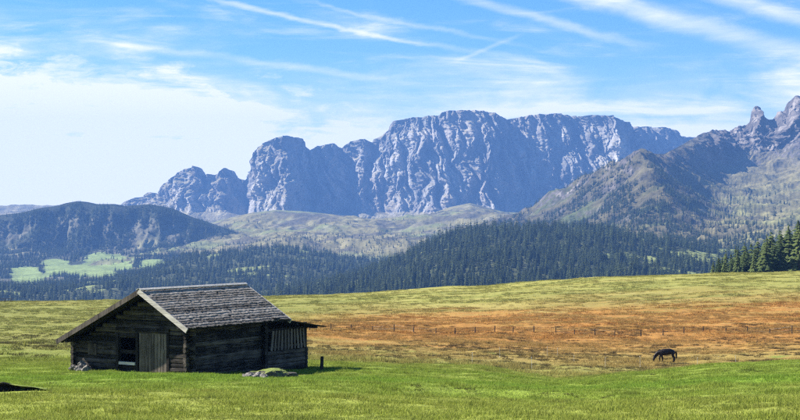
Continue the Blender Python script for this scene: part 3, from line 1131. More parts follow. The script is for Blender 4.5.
def gn_instancer(name, pts, scales, meshes, mat_name, label, cat, tilt=0.0):
    """One stuff object that sets one of several meshes on every point."""
    me = bpy.data.meshes.new(name)
    me.vertices.add(len(pts))
    me.vertices.foreach_set('co', np.asarray(pts, np.float32).ravel())
    a = me.attributes.new('sc', 'FLOAT_VECTOR', 'POINT')
    a.data.foreach_set('vector', np.asarray(scales, np.float32).ravel())
    a = me.attributes.new('rz', 'FLOAT_VECTOR', 'POINT')
    rot = np.zeros((len(pts), 3), np.float32)
    rot[:, 2] = RNG.random(len(pts)) * 6.2832
    if tilt:
        rot[:, :2] = RNG.normal(0, tilt, (len(pts), 2))
    a.data.foreach_set('vector', rot.ravel())
    a = me.attributes.new('pick', 'INT', 'POINT')
    a.data.foreach_set('value', RNG.integers(0, len(meshes), len(pts)).astype(np.int32))
    o = link(name, me)
    ng = bpy.data.node_groups.new(name, 'GeometryNodeTree')
    ng.interface.new_socket('Geometry', in_out='INPUT', socket_type='NodeSocketGeometry')
    ng.interface.new_socket('Geometry', in_out='OUTPUT', socket_type='NodeSocketGeometry')
    N, L = ng.nodes, ng.links
    gi, go = N.new('NodeGroupInput'), N.new('NodeGroupOutput')
    ip = N.new('GeometryNodeInstanceOnPoints')
    jg = N.new('GeometryNodeJoinGeometry')
    for k, m in enumerate(meshes):
        src = bpy.data.objects.new(m.name + '_source', m)
        oi = N.new('GeometryNodeObjectInfo')
        oi.inputs['Object'].default_value = src
        oi.inputs['As Instance'].default_value = True
        L.new(oi.outputs['Geometry'], jg.inputs[0])

    def attr(nm, dt):
        n = N.new('GeometryNodeInputNamedAttribute')
        n.data_type = dt
        n.inputs['Name'].default_value = nm
        return n.outputs['Attribute']
    L.new(gi.outputs[0], ip.inputs['Points'])
    L.new(jg.outputs[0], ip.inputs['Instance'])
    ip.inputs['Pick Instance'].default_value = True
    L.new(attr('pick', 'INT'), ip.inputs['Instance Index'])
    L.new(attr('rz', 'FLOAT_VECTOR'), ip.inputs['Rotation'])
    L.new(attr('sc', 'FLOAT_VECTOR'), ip.inputs['Scale'])
    L.new(ip.outputs[0], go.inputs[0])
    md = o.modifiers.new('scatter', 'NODES')
    md.node_group = ng
    props(o, label, cat, kind='stuff')
    return o


def tree_scales(n, lo, hi):
    h = RNG.uniform(lo, hi, n) * (0.5 + 0.55 * RNG.random(n) ** 0.6)
    w = h * RNG.uniform(0.75, 1.35, n)
    return np.stack([w, w, h], 1)


# near wooded slope: the largest individuals as things, the rest as one forest
pF = scatter(SH_F, 19000, np.clip(1.0 - SH_F.clear * 0.97, 0, 1), RNG, (130, 900))
sF = tree_scales(len(pF), 15, 27)
spx = CX + pF[:, 0] / pF[:, 1] * FPX
spy = HY - (pF[:, 2] + sF[:, 2]) / pF[:, 1] * FPX
brow = np.interp(spx, [0, 270, 400, 500, 600, 700, 800], [302, 297, 292, 286, 279, 274, 273])
seen = (spy < brow - 5) & (spx > 0) & (spx < 800)
size = sF[:, 2] / pF[:, 1] * seen
order = np.argsort(-size)
n_ind = max(0, 296 - n_stand)
for k in order[:n_ind]:
    right = spx[k] > 600
    spruce(*pF[k], float(sF[k, 2]), k, 'tall spruce among the front trees of the wooded hillside beyond the pasture', 'front spruces of the wooded hillside', 1.0, True)
rest = order[n_ind:]
gn_instancer('spruce_forest_near', pF[rest], sF[rest], FAR, None, 'dense dark spruce forest covering the near hillside', 'forest')

dE = np.clip(1 - SH_E.clear * 0.95, 0, 1) * sstep(SH_E.sx, -400, -200)
pE = scatter(SH_E, 23000, dE, RNG, (-60, 720))
gn_instancer('spruce_forest_far', pE, tree_scales(len(pE), 14, 25), FAR, None, 'blue hazed spruce forest on the valley slope behind the hut', 'forest')

dL = np.clip(1 - SH_L.meadow * 1.2, 0, 1) * sstep(SH_L.V, 0.55, 0.70) + 0.25 * sstep(SH_L.V, 0.25, 0.45) * (1 - sstep(SH_L.V, 0.55, 0.7))
dU = sstep(SH_L.V, 0.10, 0.14) * (1 - sstep(SH_L.V, 0.55, 0.66))
dL = dL * sstep(fbm(SH_L.P[..., 0] / 130, SH_L.P[..., 1] / 130, 0 * SH_L.V, 3), -0.25, 0.15)
dL = np.clip(dL, 0.0, 1)
dL = np.clip(dL + 2.2 * dU * sstep(fbm(SH_L.P[..., 0] / 60, SH_L.P[..., 2] / 120, SH_L.P[..., 1] / 300, 4), -0.30, 0.10), 0, 3)
pL = scatter(SH_L, 13000, dL, RNG, (-40, 300))
gn_instancer('spruce_forest_shoulder', pL, tree_scales(len(pL), 12, 22), FAR, None, 'spruce woods on the foot of the dark mountain shoulder', 'forest')

nH = fbm(SH_H.P[..., 0] / 160, SH_H.P[..., 1] / 260, 0 * SH_H.V + 3, 4)
dH = 0.25 * sstep(nH, 0.24, 0.42) * sstep(SH_H.V, 0.12, 0.3) + 0.6 * sstep(SH_H.V, 0.55, 0.75)
pH = scatter(SH_H, 4200, dH, RNG, (100, 620))
gn_instancer('spruce_copses', pH, tree_scales(len(pH), 7, 16), FAR, None, 'small dark copses dotted over the grassy hills under the cliffs', 'forest')

nR = fbm(SH_R.P[..., 0] / 150, SH_R.P[..., 1] / 220, 0 * SH_R.V, 4)
dR = sstep(nR + 0.5 * (SH_R.PY - 208) / 40, 0.0, 0.30) * sstep(SH_R.PY, 176, 205) * (1 - 0.92 * sstep(SH_R.PX, 690, 730) * (1 - sstep(SH_R.PY, 232, 250)))
dR = dR + 0.9 * sstep(blob(SH_R.PX, SH_R.PY, 625, 198, 60, 34), 0, 0.5) * sstep(nR, -0.15, 0.12)
pR = scatter(SH_R, 18000, dR, RNG, (480, 880))
gn_instancer('spruce_wood_scattered', pR, tree_scales(len(pR), 9, 19), FAR, None, 'scattered spruces and copses on the slopes under the jagged ridge', 'forest')


# ------------------------------------------------------------------ the hut
HUT_YAW = math.atan2(math.cos(R(33)), math.sin(R(33)))
HUT_O = Vector((-9.70, 68.0, -7.0))
hut = empty('log_hut', HUT_O, HUT_YAW)
props(hut, 'weathered dark log hut with shingle roof standing on the green pasture', 'hut')
RIDGE = (2.9, 3.74)          # local y (across), z
EAVE_R = (0.0, 2.04)
EAVE_L = (8.29, 1.17)
ROOF_L = 7.75
GX, WY0, WY1, BX = 0.9, 0.66, 7.95, 6.25   # gable plane, right wall plane, left wall plane, back of the log room
AX1 = 9.95                                  # end of the annexe


def roof_z(w):
    if w <= RIDGE[0]:
        return EAVE_R[1] + (RIDGE[1] - EAVE_R[1]) * (w / RIDGE[0])
    return RIDGE[1] + (EAVE_L[1] - RIDGE[1]) * (w - RIDGE[0]) / (EAVE_L[0] - RIDGE[0])


def log_part(name, axis, a, b, other, z, r, mat, parent, squash=0.82):
    """A hewn log along local x or y."""
    rr = random.Random(hash((axis, round(a, 2), round(z, 2), round(other, 2))) & 0xffff)
    n, rings = 10, max(2, int(abs(b - a) / 0.8))
    bm = bmesh.new()
    prev = None
    for k in range(rings + 1):
        f = a + (b - a) * k / rings
        ring = []
        o1, o2 = rr.uniform(-0.012, 0.012), rr.uniform(-0.010, 0.010)
        for i in range(n):
            t = 6.2832 * i / n
            c, s = math.cos(t), math.sin(t)
            c = math.copysign(abs(c) ** 0.7, c) * squash
            s = math.copysign(abs(s) ** 0.75, s)
            q = r * rr.uniform(0.95, 1.04)
            u, v = other + c * q + o1, z + s * q + o2
            ring.append(bm.verts.new((f, u, v) if axis == 'x' else (u, f, v)))
        if prev:
            for i in range(n):
                bm.faces.new((prev[i], prev[(i + 1) % n], ring[(i + 1) % n], ring[i]))
        else:
            bm.faces.new(ring)
        prev = ring
    bm.faces.new(prev)
    bmesh.ops.recalc_face_normals(bm, faces=bm.faces)
    me = bpy.data.meshes.new(name)
    bm.to_mesh(me)
    bm.free()
    return link(name, me, mat, parent)


def build_hut():
    pitch = 0.215
    r = 0.118
    z0 = -0.75
    # ---- long right wall and hidden left wall
    wall_r = empty('side_wall')
    wall_r.parent = hut
    k = 0
    z = z0
    while z < roof_z(WY0) - 0.20:
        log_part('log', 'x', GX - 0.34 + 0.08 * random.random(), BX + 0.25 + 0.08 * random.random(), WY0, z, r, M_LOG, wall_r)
        z += pitch
    z = z0
    wall_l = empty('side_wall')
    wall_l.parent = hut
    while z < roof_z(WY1) - 0.12:
        log_part('log', 'x', GX - 0.25, BX + 0.2, WY1, z, r, M_LOG, wall_l)
        z += pitch
    # ---- gable walls, logs cut by the door, the opening and the roof
    for gx, front in ((GX, True), (BX, False)):
        wall = empty('gable_wall')
        wall.parent = hut
        z = z0 + pitch * 0.5
        while z < RIDGE[1] - 0.28:
            zz = z + 0.16
            wr = WY0 - 0.34 if zz < roof_z(WY0 - 0.34) - 0.12 else max(WY0 - 0.34, (zz + 0.14 - EAVE_R[1]) / (RIDGE[1] - EAVE_R[1]) * RIDGE[0])
            wl = WY1 + 0.18
            if zz > roof_z(wl) - 0.12:
                wl = RIDGE[0] + (RIDGE[1] - zz - 0.12) / (RIDGE[1] - EAVE_L[1]) * (EAVE_L[0] - RIDGE[0])
            if wl - wr > 0.3:
                cuts = []
                if front and z < 1.72:
                    cuts = [(1.93, 3.74)]
                    if -0.2 < z < 1.45:
                        cuts = [(1.93, 5.02)]
                segs, s = [], wr
                for c0, c1 in cuts:
                    segs.append((s, c0))
                    s = c1
                segs.append((s, wl))
                for s0, s1 in segs:
                    if s1 - s0 > 0.12:
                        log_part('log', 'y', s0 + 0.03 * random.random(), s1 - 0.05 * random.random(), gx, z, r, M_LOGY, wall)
            z += pitch
    # ---- plank door: battens behind upright boards
    door = empty('door', (GX - 0.06, 0, 0))
    door.parent = hut
    ys = np.linspace(1.97, 3.70, 10)
    for k in range(9):
        m = MB()
        m.box((-0.02, ys[k] + 0.012, -0.30 + 0.03 * random.random()), (0.025, ys[k + 1] - 0.012, 1.70 - 0.05 * random.random()), 0.006)
        m.build('plank', M_PLANK, door)
    for zz in (0.25, 1.35):
        MB().box((0.03, 1.99, zz), (0.08, 3.68, zz + 0.14)).build('batten', M_DARKWOOD, door)
    MB().tube((-0.06, 2.12, 0.75), (-0.06, 2.12, 0.93), 0.018, n=6).build('handle', M_WIRE, door)
    # ---- frame of the door and of the open bay beside it
    frame = empty('door_frame', (GX - 0.02, 0, 0))
    frame.parent = hut
    MB().box((-0.10, 3.75, -0.6), (0.10, 3.89, 1.78), 0.008).build('jamb', M_DARKWOOD, frame)
    MB().box((-0.10, 1.80, -0.6), (0.10, 1.93, 1.78), 0.008).build('jamb', M_DARKWOOD, frame)
    MB().box((-0.13, 4.98, -0.6), (0.08, 5.12, 1.55), 0.010).build('jamb', M_DARKWOOD, frame)
    MB().box((-0.12, 1.78, 1.72), (0.10, 5.15, 1.90), 0.008).build('lintel', M_LOGY, frame)
    # boards low in the open bay
    bay = empty('bay_boards', (GX, 0, 0))
    bay.parent = hut
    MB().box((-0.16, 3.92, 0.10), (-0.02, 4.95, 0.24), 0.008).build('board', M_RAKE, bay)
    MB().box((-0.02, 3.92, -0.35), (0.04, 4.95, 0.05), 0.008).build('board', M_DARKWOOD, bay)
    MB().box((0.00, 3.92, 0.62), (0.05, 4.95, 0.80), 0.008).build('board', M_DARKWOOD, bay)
    # hatch in the left of the gable
    hatch = empty('hatch', (GX - 0.14, 0, 0))
    hatch.parent = hut
    for k in range(3):
        MB().box((0.0, 6.42 + 0.19 * k, 0.48), (0.03, 6.42 + 0.19 * k + 0.175, 1.02), 0.006).build('plank', M_PLANK, hatch)
    # ---- dark inside: floor and inner partition
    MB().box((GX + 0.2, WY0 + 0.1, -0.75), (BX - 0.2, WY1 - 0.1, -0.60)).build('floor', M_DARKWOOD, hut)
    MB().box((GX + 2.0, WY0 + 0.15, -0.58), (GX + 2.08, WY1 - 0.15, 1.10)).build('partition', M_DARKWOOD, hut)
    # ---- roof
    roof = empty('roof')
    roof.parent = hut

    def slope_frame(e, x0):
        """matrix: x along the ridge, y up the slope from the eave, z out of the roof"""
        a = Vector((0, RIDGE[0] - e[0], RIDGE[1] - e[1]))
        L = a.length
        yv = a.normalized()
        xv = Vector((1, 0, 0))
        zv = xv.cross(yv)
        if zv.z < 0:
            zv = -zv
        M = Matrix(((xv.x, yv.x, zv.x, x0), (xv.y, yv.y, zv.y, e[0]), (xv.z, yv.z, zv.z, e[1]), (0, 0, 0, 1)))
        return M, L
    for e, nm in ((EAVE_R, 'r'), (EAVE_L, 'l')):
        M, L = slope_frame(e, 0.0)
        n = int(L / 0.24)
        for k in range(n):
            y0, y1 = L * k / n + 0.006, L * (k + 1) / n - 0.006
            MB().box((0.05, y0, -0.085), (ROOF_L - 0.05, y1, -0.05), 0.003, M).build('deck_board', M_DARKWOOD, roof)
        # rafters show under the front overhang
        for xx in (0.12, 1.6, 3.2, 4.8, 6.4, 7.55):
            MB().box((xx, 0.10, -0.20), (xx + 0.10, L - 0.08, -0.09), 0.004, M).build('rafter', M_DARKWOOD, roof)
        # shingle courses
        cw = 0.205
        rows = int(round((L - 0.12) / cw))
        cw = (L - 0.12) / rows
        for k in range(rows):
            m = MB()
            x = -0.04 - random.random() * 0.1
            while x < ROOF_L:
                w = random.uniform(0.10, 0.21)
                y0 = k * cw + random.uniform(-0.035, 0.03)
                lift = random.uniform(0.0, 0.045) + (0.06 if random.random() < 0.08 else 0)
                t = random.uniform(0.022, 0.045)
                tilt = Matrix.Rotation(-0.075 - lift, 4, 'X')
                T = M @ Matrix.Translation((max(x, -0.03), y0, 0.002)) @ Matrix.Rotation(random.uniform(-0.025, 0.025), 4, 'Z') @ Matrix.Translation((0, 0, 0.035)) @ tilt
                x1 = min(w - 0.010, ROOF_L + 0.04 - x)
                if random.random() > 0.015 and x1 > 0.03:
                    m.box((0, 0, -t), (x1, cw * 2.2 if k < rows - 1 else cw * 1.05, 0), 0.004, T)
                x += w
            o = m.build('shingle_course', M_SHINGLE, roof)
            o['kind'] = 'stuff'
        # barge boards along both gable ends, right slope painted pale as if sunlit
        for xa in (-0.06, ROOF_L + 0.0):
            MB().box((xa, -0.06, -0.19), (xa + 0.055, L + 0.02, 0.035), 0.006, M).build('barge_board', M_RAKE if nm == 'r' else M_PLANK, roof)
    # ridge boards, sunlit white put into their colour
    for sgn, dy in ((1, 0.0), (-1, 0.0)):
        e = EAVE_R if sgn > 0 else EAVE_L
        M, L = slope_frame(e, 0.0)
        MB().box((-0.08, L - 0.13, 0.060), (ROOF_L + 0.06, L + 0.015, 0.085), 0.006, M).build('ridge_board', M_RAKE, roof)
    MB().box((-0.02, RIDGE[0] - 0.08, RIDGE[1] - 0.34), (ROOF_L + 0.32, RIDGE[0] + 0.08, RIDGE[1] - 0.14), 0.01).build('ridge_beam', M_DARKWOOD, roof)
    for w in (0.55, 7.7):
        MB().box((0.0, w - 0.07, roof_z(w) - 0.36), (ROOF_L, w + 0.07, roof_z(w) - 0.21), 0.01).build('purlin', M_DARKWOOD, roof)
    # ---- annexe behind the far gable
    ann = empty('annexe')
    ann.parent = hut
    z = z0 - 0.2
    while z < 0.42:
        log_part('log', 'x', BX + 0.4, AX1 + 0.12, WY0 + 0.05, z, r, M_LOG, ann)
        z += pitch
    for xx in (BX + 0.42, AX1 - 0.05):
        MB().box((xx - 0.08, WY0 - 0.05, -1.0), (xx + 0.08, WY0 + 0.12, 1.75), 0.01).build('post', M_DARKWOOD, ann)
    MB().box((BX + 0.4, WY0 - 0.03, 1.42), (AX1 + 0.1, WY0 + 0.11, 1.57), 0.01).build('beam', M_DARKWOOD, ann)
    n = 11
    for k in range(n):
        f = k / (n - 1)
        xa = BX + 0.75 + f * 2.75
        lean = 0.26 - 0.5 * f
        q = Matrix.Translation((xa, WY0 - 0.07, 0.50)) @ Matrix.Rotation(lean * 0.6, 4, 'Y')
        MB().box((-0.075, -0.018, -0.02), (0.075, 0.018, 0.98), 0.008, q).build('slat', M_PLANK, ann)
    MB().box((BX + 0.65, WY0 - 0.045, 0.60), (AX1 - 0.3, WY0 - 0.01, 0.70), 0.006).build('rail', M_PLANK, ann)
    # boards closing the shaded inside
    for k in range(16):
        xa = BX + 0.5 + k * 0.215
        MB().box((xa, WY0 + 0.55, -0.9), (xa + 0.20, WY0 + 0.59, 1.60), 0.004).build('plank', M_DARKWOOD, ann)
    # end wall
    for k in range(12):
        ya = WY0 + 0.15 + k * 0.42
        MB().box((AX1 - 0.02, ya, -1.2), (AX1 + 0.03, ya + 0.40, 1.50), 0.006).build('plank', M_DARKWOOD, ann)
    # low roof: slopes away along the hut's length
    a, b = Vector((BX + 0.2, 0, 2.18)), Vector((10.85, 0, 1.50))
    dv = (b - a).normalized()
    for k in range(26):
        ya = -0.02 + 0.235 * k
        q = Matrix.Translation(a) @ Matrix.Rotation(-math.atan2(dv.z, dv.x), 4, 'Y')
        MB().box((0, ya, -0.03), ((b - a).length + random.uniform(-0.06, 0.05), ya + 0.225, 0.01), 0.004, q).build('roof_board', M_DARKWOOD, ann)
    for xx in (BX + 0.9, 8.4, AX1 + 0.1):
        zz = a.z + dv.z / dv.x * (xx - a.x)
        MB().box((xx - 0.05, 0.02, zz - 0.16), (xx + 0.05, 5.9, zz - 0.035), 0.004).build('rafter', M_DARKWOOD, ann)


build_hut()
HM = Matrix.Translation(HUT_O) @ Matrix.Rotation(HUT_YAW, 4, 'Z')


def rock(name, loc, size, seed, mat, sub=3, rough=0.35, flat=0.0, rz=0.0):
    bm = bmesh.new()
    bmesh.ops.create_icosphere(bm, subdivisions=sub, radius=1.0)
    co = np.array([v.co[:] for v in bm.verts])
    n = fbm(co[:, 0] * 1.1 + seed * 7.1, co[:, 1] * 1.1 + seed, co[:, 2] * 1.1, 4)
    rg = ridged(co[:, 0] * 1.6 + seed, co[:, 1] * 1.6, co[:, 2] * 1.6 + seed * 2, 3)
    rr = random.Random(seed)
    planes = []
    for _ in range(13):
        d = Vector((rr.gauss(0, 1), rr.gauss(0, 1), rr.gauss(0, 0.8))).normalized()
        planes.append((d, rr.uniform(0.62, 0.92)))
    for v, a, b in zip(bm.verts, n, rg):
        c = v.co.copy()
        for d, q in planes:
            e = c.dot(d) - q
            if e > 0:
                c -= d * e
        c = c * (1 + 0.45 * rough * a + 0.14 * rough * b)
        if flat and c.z > flat:
            c.z = flat + (c.z - flat) * 0.25
        v.co = Vector((c.x * size[0], c.y * size[1], c.z * size[2]))
    me = bpy.data.meshes.new(name)
    bm.to_mesh(me)
    bm.free()
    o = link(name, me, mat)
    o.location = loc
    o.rotation_euler = (0, 0, rz)
    return o


def ground_at(px, D, dz=0.0):
    x = (px - CX) / FPX * D
    return (x, D, gz(x, D) + dz)


# ---- mossy hummock of rock before the hut, with stones about it
b = rock('boulder', ground_at(266, 60.8, 0.04), (0.82, 0.62, 0.54), 4, M_BOULDER, 5, 0.8, 0.6)
props(b, 'low moss topped boulder in the grass before the hut', 'boulder')
b = rock('rock_slab', ground_at(286, 61.0, 0.08), (0.60, 0.46, 0.48), 9, stone_mat('dark_slab', (0.020, 0.018, 0.017), (0.12, 0.11, 0.10)), 3, 0.25, 0.35)
props(b, 'dark flat topped rock slab at the shaded end of the boulder', 'rock')
labels = ['pale jagged stone leaning on the sunny end of the mossy boulder', 'flat pale stone lying in the grass under the mossy boulder',
          'small whitish stone wedged against the mossy boulder', 'rounded grey white stone beside the mossy boulder']
for k, (px, D, s) in enumerate(((251, 60.4, 0.22), (257, 60.0, 0.19), (263, 59.9, 0.18), (247, 60.7, 0.15))):
    b = rock('stone', ground_at(px, D, 0.05), (s * 1.3, s, s * 0.95), 20 + k, M_STONE, 3, 0.8, rz=k)
    props(b, labels[k], 'stone', 'stones around the mossy boulder')
labels = ['largest pale stone heaped against the hut gable', 'low pale stone in front of the hut gable heap', 'small pale stone on top of the heap at the hut gable', 'pale broken stone beside the hut corner']
for k, (lx, ly, lz, s) in enumerate(((0.35, 7.0, -0.12, 0.24), (0.25, 6.55, -0.18, 0.20), (0.40, 7.02, 0.16, 0.15), (0.30, 7.5, -0.20, 0.17))):
    p = HM @ Vector((lx, ly, lz))
    zt = gz(p.x, p.y)
    z = zt + (0.10 if k != 2 else 0.36)
    b = rock('stone', (p.x, p.y, z), (s * 1.4, s, s), 40 + k, M_STONE, 3, 0.8, rz=k * 1.3)
    props(b, labels[k], 'stone', 'stones heaped at the hut gable')
# low bank at the left, painted dark in place of a flat shadow, turf on top
def shadow_bank():
    n = 60
    V, F = [], []
    for k in range(n + 1):
        f = k / n
        px = -70 + 122 * f
        D = 38.0 + 0.9 * f + 0.05 * math.sin(f * 31)
        x, y, z = ground_at(px, D)
        h = 0.52 * (1 - f) ** 0.9 * (0.96 + 0.05 * math.sin(f * 23)) + 0.01
        yb = y + 0.5
        zb = gz(x, yb)
        V += [(x, y - 0.03, z - 0.15), (x, y - 0.02, z + h * 0.12), (x + 0.01 * math.sin(k * 2.1), y + 0.10 + 0.02 * math.sin(k * 1.7), z + h * 0.55), (x, y - 0.02, z + h * 0.9),
              (x, y + 0.06, z + h), (x, y + 0.25, z + h * 0.75), (x, yb, zb - 0.05)]
    for k in range(n):
        for q in range(6):
            a = k * 7 + q
            F.append((a, a + 7, a + 8, a + 1))
    me = bpy.data.meshes.new('shadow_bank')
    me.from_pydata(V, [], F)
    m, t, b = new_mat('painted_shadow_and_turf')
    tc = t.new('ShaderNodeTexCoord').outputs['Object']
    nz = t.new('ShaderNodeSeparateXYZ')
    t.l.new(t.new('ShaderNodeNewGeometry').outputs['True Normal'], nz.inputs[0])
    nn = t.noise(tc, 6.0, 5, 0.6)
    shadow_dark = t.ramp(nn, [(0.3, (0.006, 0.005, 0.004)), (0.7, (0.025, 0.019, 0.014))])  # near-black of the painted shadow
    k = t.smooth(t.math('ABSOLUTE', nz.outputs[2]), 0.86, 0.97)
    c = t.mix(k, shadow_dark, t.ramp(nn, [(0.3, (0.12, 0.17, 0.03)), (0.7, (0.22, 0.26, 0.05))]))
    t.l.new(c, b.inputs['Base Color'])
    bump(t, b, nn, 0.8, 0.05)
    o = link('shadow_bank', me, m)
    props(o, 'low bank painted dark in place of a flat shadow at the edge of the turf', 'bank')


shadow_bank()

# leaning post beside the annexe
x, y, z = ground_at(321.5, 75.0)
o = MB().tube((0, 0, -0.3), (0.02, 0.02, 0.72), 0.095, 0.085, 8, 3, 0.01).build('wooden_post', M_POST)
o.location = (x, y, z)
props(o, 'short thick wooden post standing by the slatted end of the hut', 'post')
x, y, z = ground_at(272.5, 56.5)
o = MB().tube((0, 0, -0.1), (-0.05, 0.0, 0.12), 0.06, 0.04, 7, 2, 0.01).build('wooden_stub', M_POST)
o.location = (x, y, z)
props(o, 'small dark stub of wood in the grass below the boulder', 'stub')


# ------------------------------------------------------------------ fences
def wire_fence():
    pts = [310, 331, 351, 372.5, 394, 413.5, 436, 455, 475, 494.5, 513, 534, 556, 575, 595, 614.5, 641, 663, 684, 703, 726, 747.5, 770, 792, 814, 836]
    root = empty('wire_fence', ground_at(pts[0], 212))
    o0 = root.location
    props(root, 'long wire fence of dark wooden posts crossing the rust coloured pasture', 'fence')
    tops = []
    for k, px in enumerate(pts):
        p = Vector(ground_at(px, 212 + 3 * math.sin(k * 0.7)))
        h = random.uniform(0.85, 1.15) * (0.78 if k % 7 == 3 else 1)
        tl = Vector((random.uniform(-0.06, 0.06), random.uniform(-0.05, 0.05), h))
        a = p - o0
        o = MB().tube(a + Vector((0, 0, -0.2)), a + tl, random.uniform(0.065, 0.10), 0.06, 7, 2, 0.01).build('post', M_POST, root)
        tops.append((a, tl))
    for f in (0.45, 0.88):
        for (a, ta), (b, tb) in zip(tops[:-1], tops[1:]):
            p, q = a + ta * f, b + tb * f
            m = (p + q) / 2 - Vector((0, 0, 0.04))
            w = MB()
            w.tube(p, m, 0.007, n=4)
            w.tube(m, q, 0.007, n=4)
            w.build('wire', M_WIRE, root)


wire_fence()
# white pasture stakes around the horse's plot
stakes = [(472, 118, 0), (532, 122, 0), (547, 158, 1), (557, 156, 1), (574, 146, 1), (640, 140, 1), (697, 138, 1), (605, 132, 1), (736, 140, 1), (500, 150, 1)]
proto = None
for k, (px, D, q) in enumerate(stakes):
    x, y, z = ground_at(px, D)
    if proto is None:
        e = empty('pasture_stake')
        MB().tube((0, 0, -0.2), (0, 0, 1.02), 0.012, 0.010, 6, 2).build('rod', M_WHITE, e)
        hd = MB()
        hd.tube((0, 0, 1.02), (0, 0, 1.10), 0.022, 0.018, 6)
        hd.tube((0.0, 0, 1.05), (0.06, 0, 1.08), 0.01, 0.008, 4)
        hd.build('insulator_head', M_WHITE, e)
        MB().box((-0.10, -0.012, 0.12), (0.0, 0.012, 0.15)).build('foot_step', M_WHITE, e)
        proto = e
    else:
        e = proto.copy()
        COL.objects.link(e)
        for ch in list(proto.children):
            c = ch.copy()
            COL.objects.link(c)
            c.parent = e
    e.location = (x, y, z)
    e.rotation_euler = (random.uniform(-0.05, 0.05), random.uniform(-0.06, 0.06), random.uniform(0, 6))
    props(e, 'thin white pasture stake standing in the dry grass', 'stake', 'white stakes around the horse pasture')

# rail fence on the far left brow
x, y, z = ground_at(-6, 366)
rf = empty('rail_fence', (x, y, z))
props(rf, 'short wooden rail fence on the brow left of the hut', 'fence')
for k in range(4):
    xx = k * 1.45 - 0.2
    zz = gz(x + xx, y) - z
    MB().tube((xx, 0, zz - 0.2), (xx, 0, zz + 1.05), 0.08, 0.07, 7).build('post', M_POST, rf)
for f in (0.5, 0.95):
    MB().tube((-0.6, 0.1, f + 0.02), (4.7, 0.1, f - 0.03), 0.055, 0.05, 6, 3).build('rail', M_POST, rf)


# ------------------------------------------------------------------ the horse
def skin_mesh(name, nodes, edges, mat, parent, sub=2, root=0, fat=1.05):
    me = bpy.data.meshes.new(name)
    me.from_pydata([n[:3] for n in nodes], edges, [])
    o = link(name, me, mat, parent)
    o.modifiers.new('skin', 'SKIN')
    for v, n in zip(me.skin_vertices[0].data, nodes):
        rr = n[3] if isinstance(n[3], tuple) else (n[3], n[3])
        rr = (rr[0] * fat, rr[1] * fat)
        v.radius = rr
    me.skin_vertices[0].data[root].use_root = True
    o.modifiers['skin'].use_smooth_shade = True
    s = o.modifiers.new('sub', 'SUBSURF')
    s.levels = sub
    s.render_levels = sub
    return o


